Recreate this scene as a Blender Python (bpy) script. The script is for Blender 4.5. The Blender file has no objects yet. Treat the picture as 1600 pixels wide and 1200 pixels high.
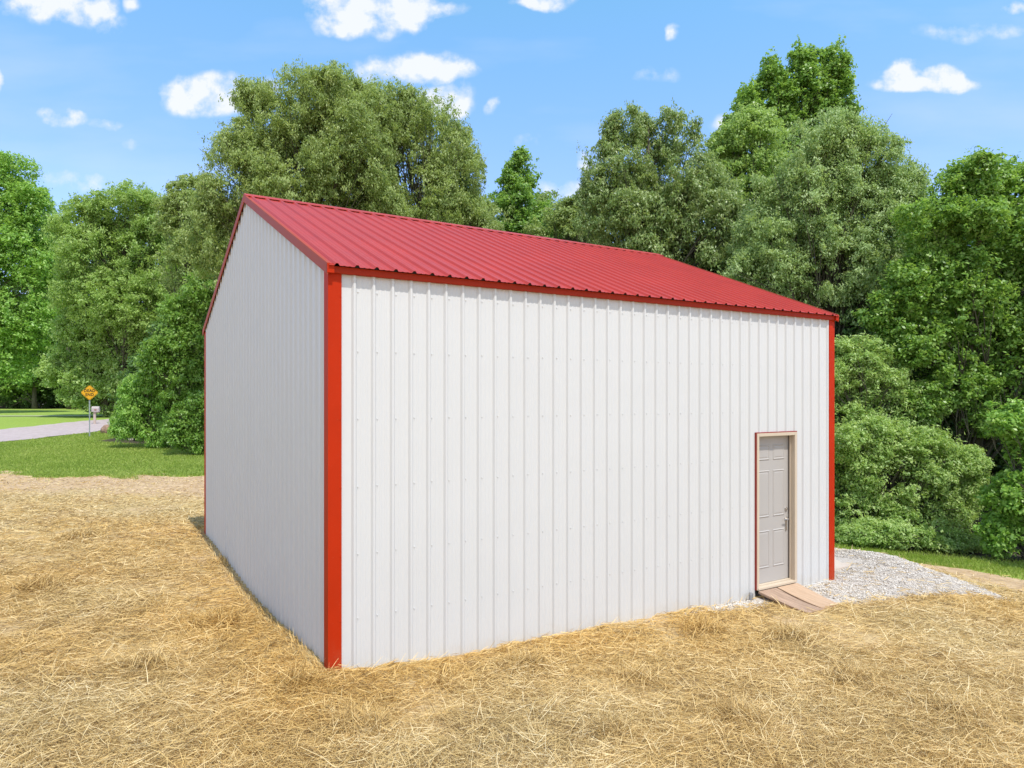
import bpy, math, random
import numpy as np
from mathutils import Vector, Matrix
random.seed(7); RNG = np.random.default_rng(11)
SC = bpy.context.scene
COL = SC.collection
PI = math.pi
F = 1085.46; Y0 = 618.4; CH = 3.3          # focal length in photo pixels, horizon row, eye height
TH = math.radians(31.813); NX, NY = -2.0163, 7.6133
CT, ST = math.cos(TH), math.sin(TH)
L, W = 9.174, 9.0                          # building length and depth
EAVE_Z, RIDGE_Z = 4.738, 6.60

# ------------------------------------------------------------------ helpers
def l2w(u, v): return NX + u*CT - v*ST, NY + u*ST + v*CT
def w2l(x, y):
    a = x - NX; b = y - NY
    return a*CT + b*ST, -a*ST + b*CT

def hash3(ix, iy, iz, seed):
    h = (ix.astype(np.int64)*374761393 + iy.astype(np.int64)*668265263 + iz.astype(np.int64)*2147483647 + seed*1013904223) & 0xffffffff
    h = ((h ^ (h >> 13))*1274126177) & 0xffffffff
    h = ((h ^ (h >> 16))*2246822519) & 0xffffffff
    return ((h ^ (h >> 15)) & 0xffffff)/float(0xffffff)
def vnoise(x, y, z=None, seed=0):
    x = np.asarray(x, float); y = np.asarray(y, float)
    z = np.zeros_like(x) if z is None else np.asarray(z, float)
    ix, iy, iz = np.floor(x), np.floor(y), np.floor(z)
    fx, fy, fz = x-ix, y-iy, z-iz
    sx, sy, sz = [t*t*(3-2*t) for t in (fx, fy, fz)]
    r = 0
    for a in (0, 1):
        for b in (0, 1):
            for c in (0, 1):
                w = (sx if a else 1-sx)*(sy if b else 1-sy)*(sz if c else 1-sz)
                r = r + w*hash3(ix+a, iy+b, iz+c, seed)
    return r*2-1
def fbm(x, y, o=3, seed=0):
    r = 0; a = 1; f = 1; t = 0
    for k in range(o):
        r = r + a*vnoise(x*f, y*f, seed=seed+k*17); t += a; a *= .5; f *= 2.07
    return r/t
def sstep(a, b, x):
    t = np.clip((np.asarray(x, float)-a)/(b-a), 0, 1); return t*t*(3-2*t)

def mesh_np(name, verts, faces, mat=None, parent=None, attrs=None, smooth=False, nper=4):
    """verts (N,3) array, faces (M,nper) array -> one mesh object"""
    me = bpy.data.meshes.new(name)
    verts = np.ascontiguousarray(verts, dtype=np.float32); faces = np.ascontiguousarray(faces, dtype=np.int32)
    me.vertices.add(len(verts)); me.vertices.foreach_set('co', verts.ravel())
    me.loops.add(faces.size); me.loops.foreach_set('vertex_index', faces.ravel())
    me.polygons.add(len(faces))
    me.polygons.foreach_set('loop_start', np.arange(0, faces.size, nper, dtype=np.int32))
    me.update(calc_edges=True)
    if smooth: me.polygons.foreach_set('use_smooth', np.ones(len(faces), dtype=bool))
    for k, (dom, arr) in (attrs or {}).items():
        at = me.attributes.new(k, 'FLOAT', dom); at.data.foreach_set('value', np.ascontiguousarray(arr, dtype=np.float32))
    if mat: me.materials.append(mat)
    o = bpy.data.objects.new(name, me); COL.objects.link(o)
    if parent: o.parent = parent
    return o

class MB:
    """collects shapes, builds ONE mesh object"""
    def __init__(s): s.v = []; s.f = []
    def add(s, vs, fs):
        n = len(s.v); s.v += [tuple(p) for p in vs]; s.f += [tuple(i+n for i in f) for f in fs]; return s
    def box(s, x0, y0, z0, x1, y1, z1, M=None):
        vs = [Vector((x, y, z)) for z in (z0, z1) for y in (y0, y1) for x in (x0, x1)]
        if M: vs = [M @ p for p in vs]
        return s.add(vs, [(0,2,3,1),(4,5,7,6),(0,1,5,4),(2,6,7,3),(0,4,6,2),(1,3,7,5)])
    def tube(s, pts, radii, n=8, cap=True):
        pts = [Vector(p) for p in pts]; base = len(s.v); rings = []
        for i, p in enumerate(pts):
            d = (pts[min(i+1, len(pts)-1)] - pts[max(i-1, 0)]).normalized()
            a = d.cross(Vector((0,0,1)) if abs(d.z) < .9 else Vector((1,0,0))).normalized(); b = d.cross(a)
            r = radii[i]
            rings.append([p + a*math.cos(t)*r + b*math.sin(t)*r for t in [2*PI*k/n for k in range(n)]])
        vs = [q for R in rings for q in R]; fs = []
        for i in range(len(rings)-1):
            for k in range(n):
                fs.append((i*n+k, i*n+(k+1) % n, (i+1)*n+(k+1) % n, (i+1)*n+k))
        if cap: fs.append(tuple(range(n-1, -1, -1))); fs.append(tuple((len(rings)-1)*n+k for k in range(n)))
        return s.add(vs, fs)
    def ext(s, prof, x0, x1, axis='x'):
        """closed profile (a,b) extruded along an axis"""
        n = len(prof)
        def P(a, b, t): return (t, a, b) if axis == 'x' else ((a, t, b) if axis == 'y' else (a, b, t))
        vs = [P(a, b, x0) for a, b in prof] + [P(a, b, x1) for a, b in prof]
        fs = [(i, (i+1) % n, n+(i+1) % n, n+i) for i in range(n)] + [tuple(range(n-1, -1, -1)), tuple(range(n, 2*n))]
        return s.add(vs, fs)
    def build(s, name, mat, parent=None, bevel=0, smooth=False, loc=None):
        me = bpy.data.meshes.new(name); me.from_pydata(s.v, [], s.f); me.update()
        import bmesh
        bm = bmesh.new(); bm.from_mesh(me); bmesh.ops.recalc_face_normals(bm, faces=bm.faces)
        if bevel: bmesh.ops.bevel(bm, geom=bm.edges[:], offset=bevel, segments=2, affect='EDGES', clamp_overlap=True)
        bm.to_mesh(me); bm.free()
        if smooth: me.polygons.foreach_set('use_smooth', [True]*len(me.polygons))
        me.materials.append(mat)
        o = bpy.data.objects.new(name, me); COL.objects.link(o)
        if parent: o.parent = parent
        if loc: o.location = loc
        return o

def tag(o, label=None, cat=None, group=None, kind=None):
    if label: o['label'] = label
    if cat: o['category'] = cat
    if group: o['group'] = group
    if kind: o['kind'] = kind
    return o
def thing(name, label, cat, loc=(0,0,0), rz=0, group=None):
    o = bpy.data.objects.new(name, None); COL.objects.link(o); o.empty_display_size = .3
    o.location = loc; o.rotation_euler = (0, 0, rz); return tag(o, label, cat, group)

# ------------------------------------------------------------------ materials
def newmat(name):
    m = bpy.data.materials.new(name); m.use_nodes = True; nt = m.node_tree
    return m, nt, nt.nodes['Principled BSDF']
def nd(nt, t, **kw):
    n = nt.nodes.new(t)
    for k, v in kw.items():
        if k in n.inputs: n.inputs[k].default_value = v
        else: setattr(n, k, v)
    return n
def noise(nt, scale, detail=4, rough=.6, coord='Object', vec=None, dist=0):
    n = nd(nt, 'ShaderNodeTexNoise'); n.inputs['Scale'].default_value = scale; n.inputs['Detail'].default_value = detail
    n.inputs['Roughness'].default_value = rough; n.inputs['Distortion'].default_value = dist
    if vec is None:
        tc = nd(nt, 'ShaderNodeTexCoord'); vec = tc.outputs[coord]
    nt.links.new(vec, n.inputs['Vector']); return n.outputs['Fac']
def ramp(nt, fac, stops):
    r = nd(nt, 'ShaderNodeValToRGB'); e = r.color_ramp.elements
    while len(e) < len(stops): e.new(.5)
    for i, (p, c) in enumerate(stops):
        e[i].position = p; e[i].color = (*c, 1) if len(c) == 3 else c
    nt.links.new(fac, r.inputs['Fac']); return r.outputs['Color']
def mixc(nt, fac, a, b, mode='MIX'):
    n = nd(nt, 'ShaderNodeMix', data_type='RGBA', blend_type=mode)
    for s, v in ((n.inputs[0], fac), (n.inputs[6], a), (n.inputs[7], b)):
        if isinstance(v, (int, float)): s.default_value = v
        elif isinstance(v, tuple): s.default_value = (*v, 1) if len(v) == 3 else v
        else: nt.links.new(v, s)
    return n.outputs[2]
def mth(nt, op, a, b=None, c=None, clamp=False):
    n = nd(nt, 'ShaderNodeMath', operation=op); n.use_clamp = clamp
    for i, v in enumerate((a, b, c)):
        if v is None: continue
        if isinstance(v, (int, float)): n.inputs[i].default_value = v
        else: nt.links.new(v, n.inputs[i])
    return n.outputs[0]
def bump(nt, bs, h, strength=.3, dist=.02):
    b = nd(nt, 'ShaderNodeBump'); b.inputs['Strength'].default_value = strength; b.inputs['Distance'].default_value = dist
    nt.links.new(h, b.inputs['Height']); nt.links.new(b.outputs['Normal'], bs.inputs['Normal'])
def attr(nt, name):
    a = nd(nt, 'ShaderNodeAttribute'); a.attribute_name = name; return a.outputs['Fac']

def painted(name, col, rough=.4, var=.06, spec=.5, bmp=0.0, dirt=None, coat=0):
    m, nt, b = newmat(name)
    n1 = noise(nt, 1.3, 5); n2 = noise(nt, 14, 3)
    lo = tuple(c*(1-var) for c in col); hi = tuple(min(1, c*(1+var)) for c in col)
    c = ramp(nt, n1, [(.3, lo), (.7, hi)])
    c = mixc(nt, mth(nt, 'MULTIPLY', n2, .02), c, (.25, .2, .15))
    if dirt:
        c = dirt(nt, c)
    nt.links.new(c, b.inputs['Base Color'])
    r = mth(nt, 'MULTIPLY_ADD', n1, .15, rough-.07); nt.links.new(r, b.inputs['Roughness'])
    b.inputs['Specular IOR Level'].default_value = spec
    b.inputs['Coat Weight'].default_value = coat; b.inputs['Coat Roughness'].default_value = .25
    if bmp: bump(nt, b, noise(nt, 2.2, 2), bmp, .03)
    return m
def wall_dirt(nt, c):
    # mud splash along the foot of the panels, with a ragged upper edge
    g = nd(nt, 'ShaderNodeTexCoord'); sp = nd(nt, 'ShaderNodeSeparateXYZ'); nt.links.new(g.outputs['Object'], sp.inputs[0])
    n = noise(nt, 9, 6, .7)
    h = mth(nt, 'MULTIPLY_ADD', n, .55, mth(nt, 'MULTIPLY', sp.outputs['Z'], -1.0))
    f = mth(nt, 'MULTIPLY', mth(nt, 'SMOOTH_MIN', mth(nt, 'MAXIMUM', h, 0), 1, .1), 1.2, clamp=True)
    c = mixc(nt, mth(nt, 'MULTIPLY', f, .75), c, (.52, .42, .3))
    sv = nd(nt, 'ShaderNodeMapping'); sv.inputs['Scale'].default_value = (7, 7, .25); nt.links.new(g.outputs['Object'], sv.inputs[0])
    s = noise(nt, 1.5, 4, .6, vec=sv.outputs[0])
    return mixc(nt, mth(nt, 'MULTIPLY', s, .02), c, (.5, .48, .45))

def trim_dirt(nt, c):
    g = nd(nt, 'ShaderNodeTexCoord'); sp = nd(nt, 'ShaderNodeSeparateXYZ'); nt.links.new(g.outputs['Object'], sp.inputs[0])
    n = noise(nt, 6, 6, .7); f = mth(nt, 'MULTIPLY_ADD', n, .9, mth(nt, 'MULTIPLY', sp.outputs['Z'], -.75), clamp=True)
    c = mixc(nt, mth(nt, 'MULTIPLY', f, .55), c, (.34, .14, .07))
    return mixc(nt, mth(nt, 'MULTIPLY', mth(nt, 'GREATER_THAN', noise(nt, 60, 3, .5), .68), .25), c, (.45, .2, .12))
M = {}
M['white'] = painted('white_ribbed_steel', (.600, .600, .592), .42, .012, .4, .035, wall_dirt)
M['roof'] = painted('crimson_roof_steel', (.40, .036, .022), .42, .07, .38, .06)
M['trim'] = painted('orange_red_trim', (.44, .024, .002), .5, .08, .10, .08, trim_dirt)
M['eave'] = painted('shade_darkened_eave_trim', (.36, .028, .008), .5, .06, .12, .06)  # same red trim, with the roof panel's shade put into the colour
M['rake'] = painted('bounce_tinted_rake_trim', (.36, .062, .026), .5, .06, .15, .05)  # same red trim; gable shade and warm straw bounce painted into its colour
M['trim_dark'] = painted('dark_red_trim', (.28, .03, .02), .5, .08, .4)
M['cream'] = painted('cream_timber_frame', (.58, .48, .36), .55, .05, .3)
M['door'] = painted('grey_beige_door', (.42, .395, .37), .5, .02, .3)
M['weather'] = painted('grey_weatherstrip', (.16, .14, .12), .7, .1, .2)
M['nickel'] = painted('satin_nickel', (.55, .52, .48), .3, .04, .5); M['nickel'].node_tree.nodes['Principled BSDF'].inputs['Metallic'].default_value = .9
M['galv'] = painted('galvanised_steel', (.42, .46, .5), .45, .08, .5); M['galv'].node_tree.nodes['Principled BSDF'].inputs['Metallic'].default_value = .4
M['sign_yellow'] = painted('sign_yellow', (.80, .40, .01), .45, .03, .4)
M['sign_black'] = painted('sign_black', (.015, .012, .01), .5, .03, .4)
M['pvc'] = painted('grey_pvc', (.25, .25, .25), .5, .1, .4)
M['mail_box'] = painted('faded_white_sheet', (.46, .40, .385), .5, .06, .4)
M['mail_post'] = painted('weathered_post_wood', (.52, .42, .36), .8, .15, .2)
M['rubber'] = painted('foam_closure', (.03, .03, .03), .8, .2, .2)

def wood_mat(name, a, b_):
    m, nt, b = newmat(name); tc = nd(nt, 'ShaderNodeTexCoord')
    mp = nd(nt, 'ShaderNodeMapping'); mp.inputs['Scale'].default_value = (16, 1.2, 8); nt.links.new(tc.outputs['Object'], mp.inputs[0])
    n = noise(nt, 2.2, 6, .65, vec=mp.outputs[0], dist=.6); n2 = noise(nt, 5, 4)
    c = ramp(nt, n, [(.28, a), (.5, tuple((x+y)/2 for x, y in zip(a, b_))), (.72, b_)])
    c = mixc(nt, mth(nt, 'MULTIPLY', n2, .25), c, (.42, .3, .2))
    nt.links.new(c, b.inputs['Base Color']); b.inputs['Roughness'].default_value = .75; bump(nt, b, n, .4, .006); return m
M['wood1'] = wood_mat('weathered_plank', (.20, .125, .085), (.50, .34, .24))
M['wood2'] = wood_mat('pale_plank', (.36, .225, .135), (.60, .42, .28))

def bark_mat():
    m, nt, b = newmat('bark'); tc = nd(nt, 'ShaderNodeTexCoord'); mp = nd(nt, 'ShaderNodeMapping'); mp.inputs['Scale'].default_value = (5, 5, 1)
    nt.links.new(tc.outputs['Object'], mp.inputs[0]); n = noise(nt, 2.5, 6, .7, vec=mp.outputs[0])
    nt.links.new(ramp(nt, n, [(.3, (.04, .036, .022)), (.55, (.10, .092, .06)), (.75, (.19, .18, .125))]), b.inputs['Base Color'])
    b.inputs['Roughness'].default_value = .9; bump(nt, b, n, .8, .03); return m
M['bark'] = bark_mat()

def leaf_mat(name, c_dark, c_mid, c_light, trans=.35, rough=.45, spec=.5):
    m, nt, b = newmat(name)
    a = attr(nt, 'tone')
    c = ramp(nt, a, [(0, c_dark), (.5, c_mid), (1, c_light)])
    nt.links.new(c, b.inputs['Base Color']); b.inputs['Roughness'].default_value = rough
    b.inputs['Specular IOR Level'].default_value = spec
    t = nd(nt, 'ShaderNodeBsdfTranslucent')
    tcol = mixc(nt, .5, c, (c_light[0]*1.15, c_light[1]*1.2, c_light[2]*.5)); nt.links.new(tcol, t.inputs['Color'])
    mx = nd(nt, 'ShaderNodeMixShader'); mx.inputs[0].default_value = trans
    nt.links.new(b.outputs[0], mx.inputs[1]); nt.links.new(t.outputs[0], mx.inputs[2])
    nt.links.new(mx.outputs[0], nt.nodes['Material Output'].inputs['Surface']); return m
M['leaf_olive'] = leaf_mat('olive_oak_leaf', (.16, .235, .065), (.30, .395, .125), (.50, .58, .24), .45, .5, .4)
M['leaf_oak'] = leaf_mat('dark_oak_leaf', (.13, .225, .06), (.26, .37, .12), (.46, .54, .25), .42, .42, .5)
M['leaf_silver'] = leaf_mat('grey_green_leaf', (.18, .28, .095), (.325, .455, .17), (.54, .65, .31), .42, .5, .4)
M['leaf_vivid'] = leaf_mat('vivid_green_leaf', (.11, .23, .04), (.225, .40, .07), (.40, .56, .15), .46, .4, .5)
M['leaf_spring'] = leaf_mat('yellow_green_leaf', (.19, .31, .07), (.34, .49, .13), (.50, .63, .22), .46, .45, .4)
M['leaf_bright'] = leaf_mat('bright_green_leaf', (.16, .33, .05), (.29, .50, .10), (.48, .66, .19), .45, .4, .45)
M['leaf_light'] = leaf_mat('pale_shrub_leaf', (.22, .36, .09), (.38, .54, .17), (.60, .72, .30), .45, .45, .45)
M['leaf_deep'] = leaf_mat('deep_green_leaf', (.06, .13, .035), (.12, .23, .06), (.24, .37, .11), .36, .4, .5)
M['grass'] = leaf_mat('grass_blade', (.19, .28, .045), (.32, .43, .075), (.50, .54, .17), .35, .55, .3)

def straw_mat():
    m, nt, b = newmat('straw_stalk'); a = attr(nt, 'tone')
    c = ramp(nt, a, [(0, (.11, .07, .035)), (.2, (.29, .20, .09)), (.42, (.55, .41, .175)), (.7, (.70, .545, .265)), (1, (.90, .80, .54))])
    g = attr(nt, 'gold'); c = mixc(nt, g, c, mixc(nt, 1.0, c, (1.0, .84, .56), 'MULTIPLY'))
    nt.links.new(c, b.inputs['Base Color']); b.inputs['Roughness'].default_value = .55; b.inputs['Specular IOR Level'].default_value = .35
    t = nd(nt, 'ShaderNodeBsdfTranslucent'); nt.links.new(c, t.inputs['Color'])
    mx = nd(nt, 'ShaderNodeMixShader'); mx.inputs[0].default_value = .2
    nt.links.new(b.outputs[0], mx.inputs[1]); nt.links.new(t.outputs[0], mx.inputs[2])
    nt.links.new(mx.outputs[0], nt.nodes['Material Output'].inputs['Surface']); return m
M['straw'] = straw_mat()

def ground_mat():
    m, nt, b = newmat('ground_soil'); tc = nd(nt, 'ShaderNodeTexCoord'); P = tc.outputs['Object']
    def strk(ang, sc):
        mp = nd(nt, 'ShaderNodeMapping'); mp.inputs['Rotation'].default_value = (0, 0, ang); mp.inputs['Scale'].default_value = (sc, sc*6, sc)
        nt.links.new(P, mp.inputs[0]); return noise(nt, 1, 3, .6, vec=mp.outputs[0], dist=1.2)
    s = mth(nt, 'MAXIMUM', strk(.3, 7), mth(nt, 'MAXIMUM', strk(1.7, 8), strk(2.6, 6)))
    straw = ramp(nt, s, [(.42, (.20, .14, .075)), (.52, (.43, .31, .14)), (.62, (.60, .45, .21)), (.76, (.75, .62, .38))])
    big = noise(nt, .55, 4); straw = mixc(nt, mth(nt, 'MULTIPLY', ramp(nt, big, [(.45, (0,0,0)), (.7, (1,1,1))]), .45), straw, (.50, .33, .20))
    dn = noise(nt, 3.5, 8, .7); dirt = ramp(nt, dn, [(.3, (.34, .225, .13)), (.55, (.55, .39, .235)), (.75, (.68, .52, .33))])
    gn = noise(nt, 9, 6, .7); gn2 = noise(nt, .35, 4)
    grass = ramp(nt, gn, [(.3, (.15, .24, .04)), (.55, (.26, .37, .065)), (.75, (.40, .46, .14))])
    grass = mixc(nt, mth(nt, 'MULTIPLY', gn2, .5), grass, (.30, .38, .06))
    lit = ramp(nt, noise(nt, 5, 6, .7), [(.35, (.035, .03, .018)), (.65, (.10, .085, .05))])
    edge = mth(nt, 'MULTIPLY', mth(nt, 'SUBTRACT', noise(nt, 4, 6, .75), .5), 1.3)
    def msk(name, k=4): return mth(nt, 'MULTIPLY_ADD', mth(nt, 'SUBTRACT', mth(nt, 'ADD', attr(nt, name), edge), .5), k, .5, clamp=True)
    c = mixc(nt, msk('dirt', 2), straw, dirt)
    c = mixc(nt, msk('lawn'), c, grass)
    c = mixc(nt, msk('litter'), c, lit)
    gv = ramp(nt, noise(nt, 38, 8, .7), [(.3, (.34, .29, .25)), (.5, (.52, .465, .41)), (.7, (.64, .585, .52))])
    c = mixc(nt, msk('stony', 3), c, gv)
    nt.links.new(c, b.inputs['Base Color']); b.inputs['Roughness'].default_value = .9; b.inputs['Specular IOR Level'].default_value = .2
    bump(nt, b, mth(nt, 'ADD', s, dn), .6, .03); return m
M['ground'] = ground_mat()

def simple_noise(name, stops, sc, rough=.85, bs=.4, bd=.01, detail=8):
    m, nt, b = newmat(name); n = noise(nt, sc, detail, .7)
    nt.links.new(ramp(nt, n, stops), b.inputs['Base Color']); b.inputs['Roughness'].default_value = rough; bump(nt, b, n, bs, bd); return m
M['road'] = simple_noise('faded_asphalt', [(.3, (.36, .29, .28)), (.7, (.50, .42, .41))], 3)
M['concrete'] = simple_noise('fresh_concrete', [(.3, (.52, .43, .36)), (.7, (.62, .53, .45))], 2.5)
M['gravel_bed'] = simple_noise('crushed_stone_bed', [(.3, (.40, .36, .32)), (.5, (.62, .58, .53)), (.7, (.76, .72, .68))], 38, .9, 1, .03)
M['rock'] = simple_noise('brown_boulder', [(.3, (.20, .12, .08)), (.7, (.42, .28, .19))], 3, .9, .8, .05)
def stone_mat():
    m, nt, b = newmat('crushed_stone'); a = attr(nt, 'tone')
    nt.links.new(ramp(nt, a, [(0, (.26, .22, .185)), (.35, (.50, .445, .385)), (1, (.71, .655, .585))]), b.inputs['Base Color']); b.inputs['Roughness'].default_value = .85; return m
M['stone'] = stone_mat()

# ------------------------------------------------------------------ terrain
cp = []
for u, z in [(.14,.27),(.75,.19),(1.46,.14),(2.4,.13),(3.4,.10),(4.54,.075),(5.7,.05),(6.8,.0),(8.2,.0),(9.1,.01)]:
    x, y = l2w(u, -.05); cp.append((x, y, z))
for v, z in [(8.83,.285),(6.8,.24),(4.96,.19),(3.16,.16),(1.47,.25),(.35,.29)]:
    x, y = l2w(-.05, v); cp.append((x, y, z))
for u, v, z in [(2,3,.08),(5,4,0),(8,4,0),(4,7,.1),(9.3,4,0),(9.3,9.2,0),(5,9.3,.05),(12,5,-.25),(10.6,-.2,.02),(9.5,-1,-.03),(7.3,-1.05,.02),(11.3,-1.7,-.28)]:
    x, y = l2w(u, v); cp.append((x, y, z))
cp += [(-4,5.6,.3),(0,4.6,.32),(4.4,5.9,.12),(0,0,.35),(-8,1,.45),(9,2,-.05),(7,9.4,-.03),(12.6,17.1,-.9),(9.25,19.7,-.92),(10.9,14.8,-.62),(8.4,17.8,-.7),
       (-19.4,26.3,.3),(-11.6,25.7,.3),(-26,42.8,.75),(-30,51,1.3),(-17.8,35,.5),(-28.8,39,.65),(-34.3,46.6,1.0),(-29.6,53,1.42),(-68,92,1.62),(-40,90,1.6),
       (-60,70,1.5),(-8,60,.8),(12,45,-1.2),(30,60,-1.5),(30,20,-2.0),(35,0,-1.2),(-15,14,.42),(-10,10,.36),(-9.5,17,.30),(-30,20,.5),(-55,40,1.1),(-40,0,.6),(16,12,-.8)]
cp = np.array(cp)
def _k(r2): return .5*r2*np.log(r2+1e-9)
def _fit():
    P = cp[:, :2]; n = len(P); D = ((P[:, None]-P[None])**2).sum(2); K = _k(D) + np.eye(n)*.02
    A = np.zeros((n+3, n+3)); A[:n, :n] = K; A[:n, n] = 1; A[:n, n+1:] = P; A[n, :n] = 1; A[n+1:, :n] = P.T
    return np.linalg.solve(A, np.concatenate([cp[:, 2], [0, 0, 0]]))
WT = _fit()
TUFTS = [(690,1080,.05,.16),(955,1150,.05,.2),(120,852,.045,.28),(1240,985,.05,.22),(440,660+260,.05,.2),(1490,1100,.05,.25),(345,880,.0,.2),(640,770+250,.0,.1),(230,1060,.05,.2),
         (820,1040,.04,.2),(1100,975,.06,.25),(470,1090,.05,.22),(60,930,.05,.3),(1330,1050,.04,.22),(1000,1060,.04,.2),(340,980,.05,.24),(560,1150,.05,.2),(1150,1120,.05,.18)]
TUFTS = [((px-800)/F*((CH-.2)*F/(py-Y0)), (CH-.2)*F/(py-Y0), h, r) for px, py, h, r in TUFTS]
def yedge(x):
    return np.interp(x, [-60,-19.4,-11.6,0,5,8.37,10.9,16,30], [30,26.3,25.7,24.5,21,17.8,14.8,11.5,7])
def base_h(x, y):
    x = np.asarray(x, float); y = np.asarray(y, float); sh = x.shape; X = x.ravel(); Y = y.ravel()
    Xc = np.clip(X, -75, 45); Yc = np.clip(Y, -10, 100)
    out = np.zeros(len(X))
    for s in range(0, len(X), 40000):
        a = Xc[s:s+40000]; b = Yc[s:s+40000]
        D = (a[:, None]-cp[None, :, 0])**2 + (b[:, None]-cp[None, :, 1])**2
        out[s:s+40000] = _k(D) @ WT[:len(cp)] + WT[-3] + a*WT[-2] + b*WT[-1]
    return out.reshape(sh)
def gravel_w(x, y):
    u, v = w2l(x, y)
    # apron of crushed stone round the far corner, wider in front
    n = fbm(x*1.3, y*1.3, 3, 5)*.35
    d1 = np.minimum.reduce([u-7.75-.15*np.minimum(v, 0)+n*.3, 12.3-np.abs(v+.3)*.35-u+n*1.5, v+1.05+(np.clip(u-7.8, 0, 4)*.21)+n*.8, 9.3-v])
    d2 = .33 - np.abs(v+.15) - np.abs(u-6.3)*.12 + n*.6
    d3 = .16 - np.abs(v+.1) - np.abs(u-4.6)*.25 + n*.3
    return sstep(0, .35, np.maximum.reduce([d1, d2, d3]))
def hgt(x, y, micro=True):
    x = np.asarray(x, float); y = np.asarray(y, float)
    h = base_h(x, y)
    u, v = w2l(x, y)
    h = h + .13*np.exp(-((u-11.0)/.8)**2 - ((v+.1)/1.3)**2) + .10*np.exp(-((u-11.3)/.6)**2)*sstep(-1, .5, v)*(1-sstep(4, 7, v))
    if micro:
        g = gravel_w(x, y); near = sstep(34, 22, y)
        m = fbm(x*1.6, y*1.6, 2, 3)*.028 + fbm(x*6.5, y*6.5, 2, 9)*.016
        dw = np.maximum(np.abs(u-L/2)-L/2, np.abs(v-W/2)-W/2)
        lim = sstep(.0, .6, dw)
        h = h + m*near*(1-g*.6)*(.35+.65*lim) + g*.02*fbm(x*9, y*9, 2, 2)
        # straw banked up against the panels in ragged little heaps
        h = h + .035*(1-sstep(0, .25, dw))*fbm(x*5, y*5, 2, 31)*(1-g)
        for tx, ty, th_, r in TUFTS: h = h + th_*np.exp(-((x-tx)**2+(y-ty)**2)/(r*r))
    return h
def H(x, y): return float(hgt(np.array([x]), np.array([y]), False)[0])

def axis(*segs):
    out = []
    for a, b, s in segs: out.append(np.arange(a, b, s))
    return np.concatenate(out + [np.array([segs[-1][1]])])
gx = axis((-420,-80,40),(-80,-40,2),(-40,-14,.4),(-14,13,.09),(13,30,.6),(30,60,3),(60,420,40))
gy = axis((-60,3,2),(3,19,.09),(19,30,.25),(30,62,.5),(62,110,3),(110,500,30))
GX, GY = np.meshgrid(gx, gy)
GZ = hgt(GX, GY)
n0, n1 = GX.shape; idx = np.arange(n0*n1).reshape(n0, n1)
faces = np.stack([idx[:-1, :-1], idx[:-1, 1:], idx[1:, 1:], idx[1:, :-1]], -1).reshape(-1, 4)
def lawn_w(x, y):
    d = y - yedge(x) + fbm(x*.8, y*.8, 3, 21)*1.0*np.where(x < 0, 2.4, .35) + np.where(x < 0, fbm(x*.22, y*.22, 2, 23)*1.2, 0)
    return sstep(-.4, .4, d)
def litter_w(x, y):
    r = sstep(-.3, .6, (y-19.7)*.79+(x-9.25)*.61)*(x > -1)      # woodland floor on the right
    l = sstep(0, 1, y-np.interp(x, [-27,-24,-14,-6,0], [60,39.5,34.5,31,29]))*(x > -27)*(x < 2)
    f = sstep(90, 93, y)
    return np.maximum.reduce([r, l, f])
def dirt_w(x, y):
    e = yedge(x) - y
    l = sstep(6.5, 2.5, e)*(x < 2); r = sstep(3.7, 2.4, e)*(x >= 2)*1.2
    return np.clip(np.maximum(l, r)*.85 + fbm(x*.6, y*.6, 3, 40)*.25 + sstep(.3, .6, -fbm(x*1.1, y*1.1, 3, 60))*.25, 0, 1)
vx, vy = GX.ravel(), GY.ravel()
V = np.stack([vx, vy, GZ.ravel()], 1)
ground = mesh_np('ground', V, faces, M['ground'], attrs={'lawn': ('POINT', lawn_w(vx, vy)), 'litter': ('POINT', litter_w(vx, vy)), 'dirt': ('POINT', dirt_w(vx, vy)), 'stony': ('POINT', gravel_w(vx, vy))}, smooth=True)
tag(ground, kind='structure')

def sheet(name, A, B, nu, nv, dz, mat, extra=None):
    """ruled surface between polylines A and B draped over the terrain"""
    A = np.array(A, float); B = np.array(B, float); t = np.linspace(0, len(A)-1, nu)
    ax = [np.interp(t, range(len(A)), A[:, k]) for k in (0, 1)]; bx = [np.interp(t, range(len(B)), B[:, k]) for k in (0, 1)]
    s = np.linspace(0, 1, nv)[None]
    X = ax[0][:, None]*(1-s)+bx[0][:, None]*s; Y = ax[1][:, None]*(1-s)+bx[1][:, None]*s
    if extra: X, Y = extra(X, Y, s)
    Z = hgt(X, Y, False)+dz
    i = np.arange(nu*nv).reshape(nu, nv)
    f = np.stack([i[:-1, :-1], i[1:, :-1], i[1:, 1:], i[:-1, 1:]], -1).reshape(-1, 4)
    return mesh_np(name, np.stack([X.ravel(), Y.ravel(), Z.ravel()], 1), f, mat, smooth=True)
def rag(X, Y, s):
    e = fbm(X*.9, Y*.9, 3, 77)*.5*(np.abs(s-.5)*2)**3
    return X+e, Y
road = sheet('road', [(-36,22),(-31.5,30),(-28.8,39.1),(-27.4,45),(-27.2,48),(-25.5,54),(-22,62),(-12,74)], [(-46,26),(-39,36),(-34.6,45.6),(-33,50.6),(-31.3,53.4),(-29.6,58),(-26,66),(-15,80)], 120, 24, .05, M['road'], rag)
tag(road, kind='structure')
drive = sheet('driveway', [(-75,60),(-50,60.5),(-36,58.5),(-30.5,57.0)], [(-75,60.8),(-50,61.3),(-36,59.2),(-30.2,57.6)], 50, 6, .045, M['road'], rag)
tag(drive, kind='structure')

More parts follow.
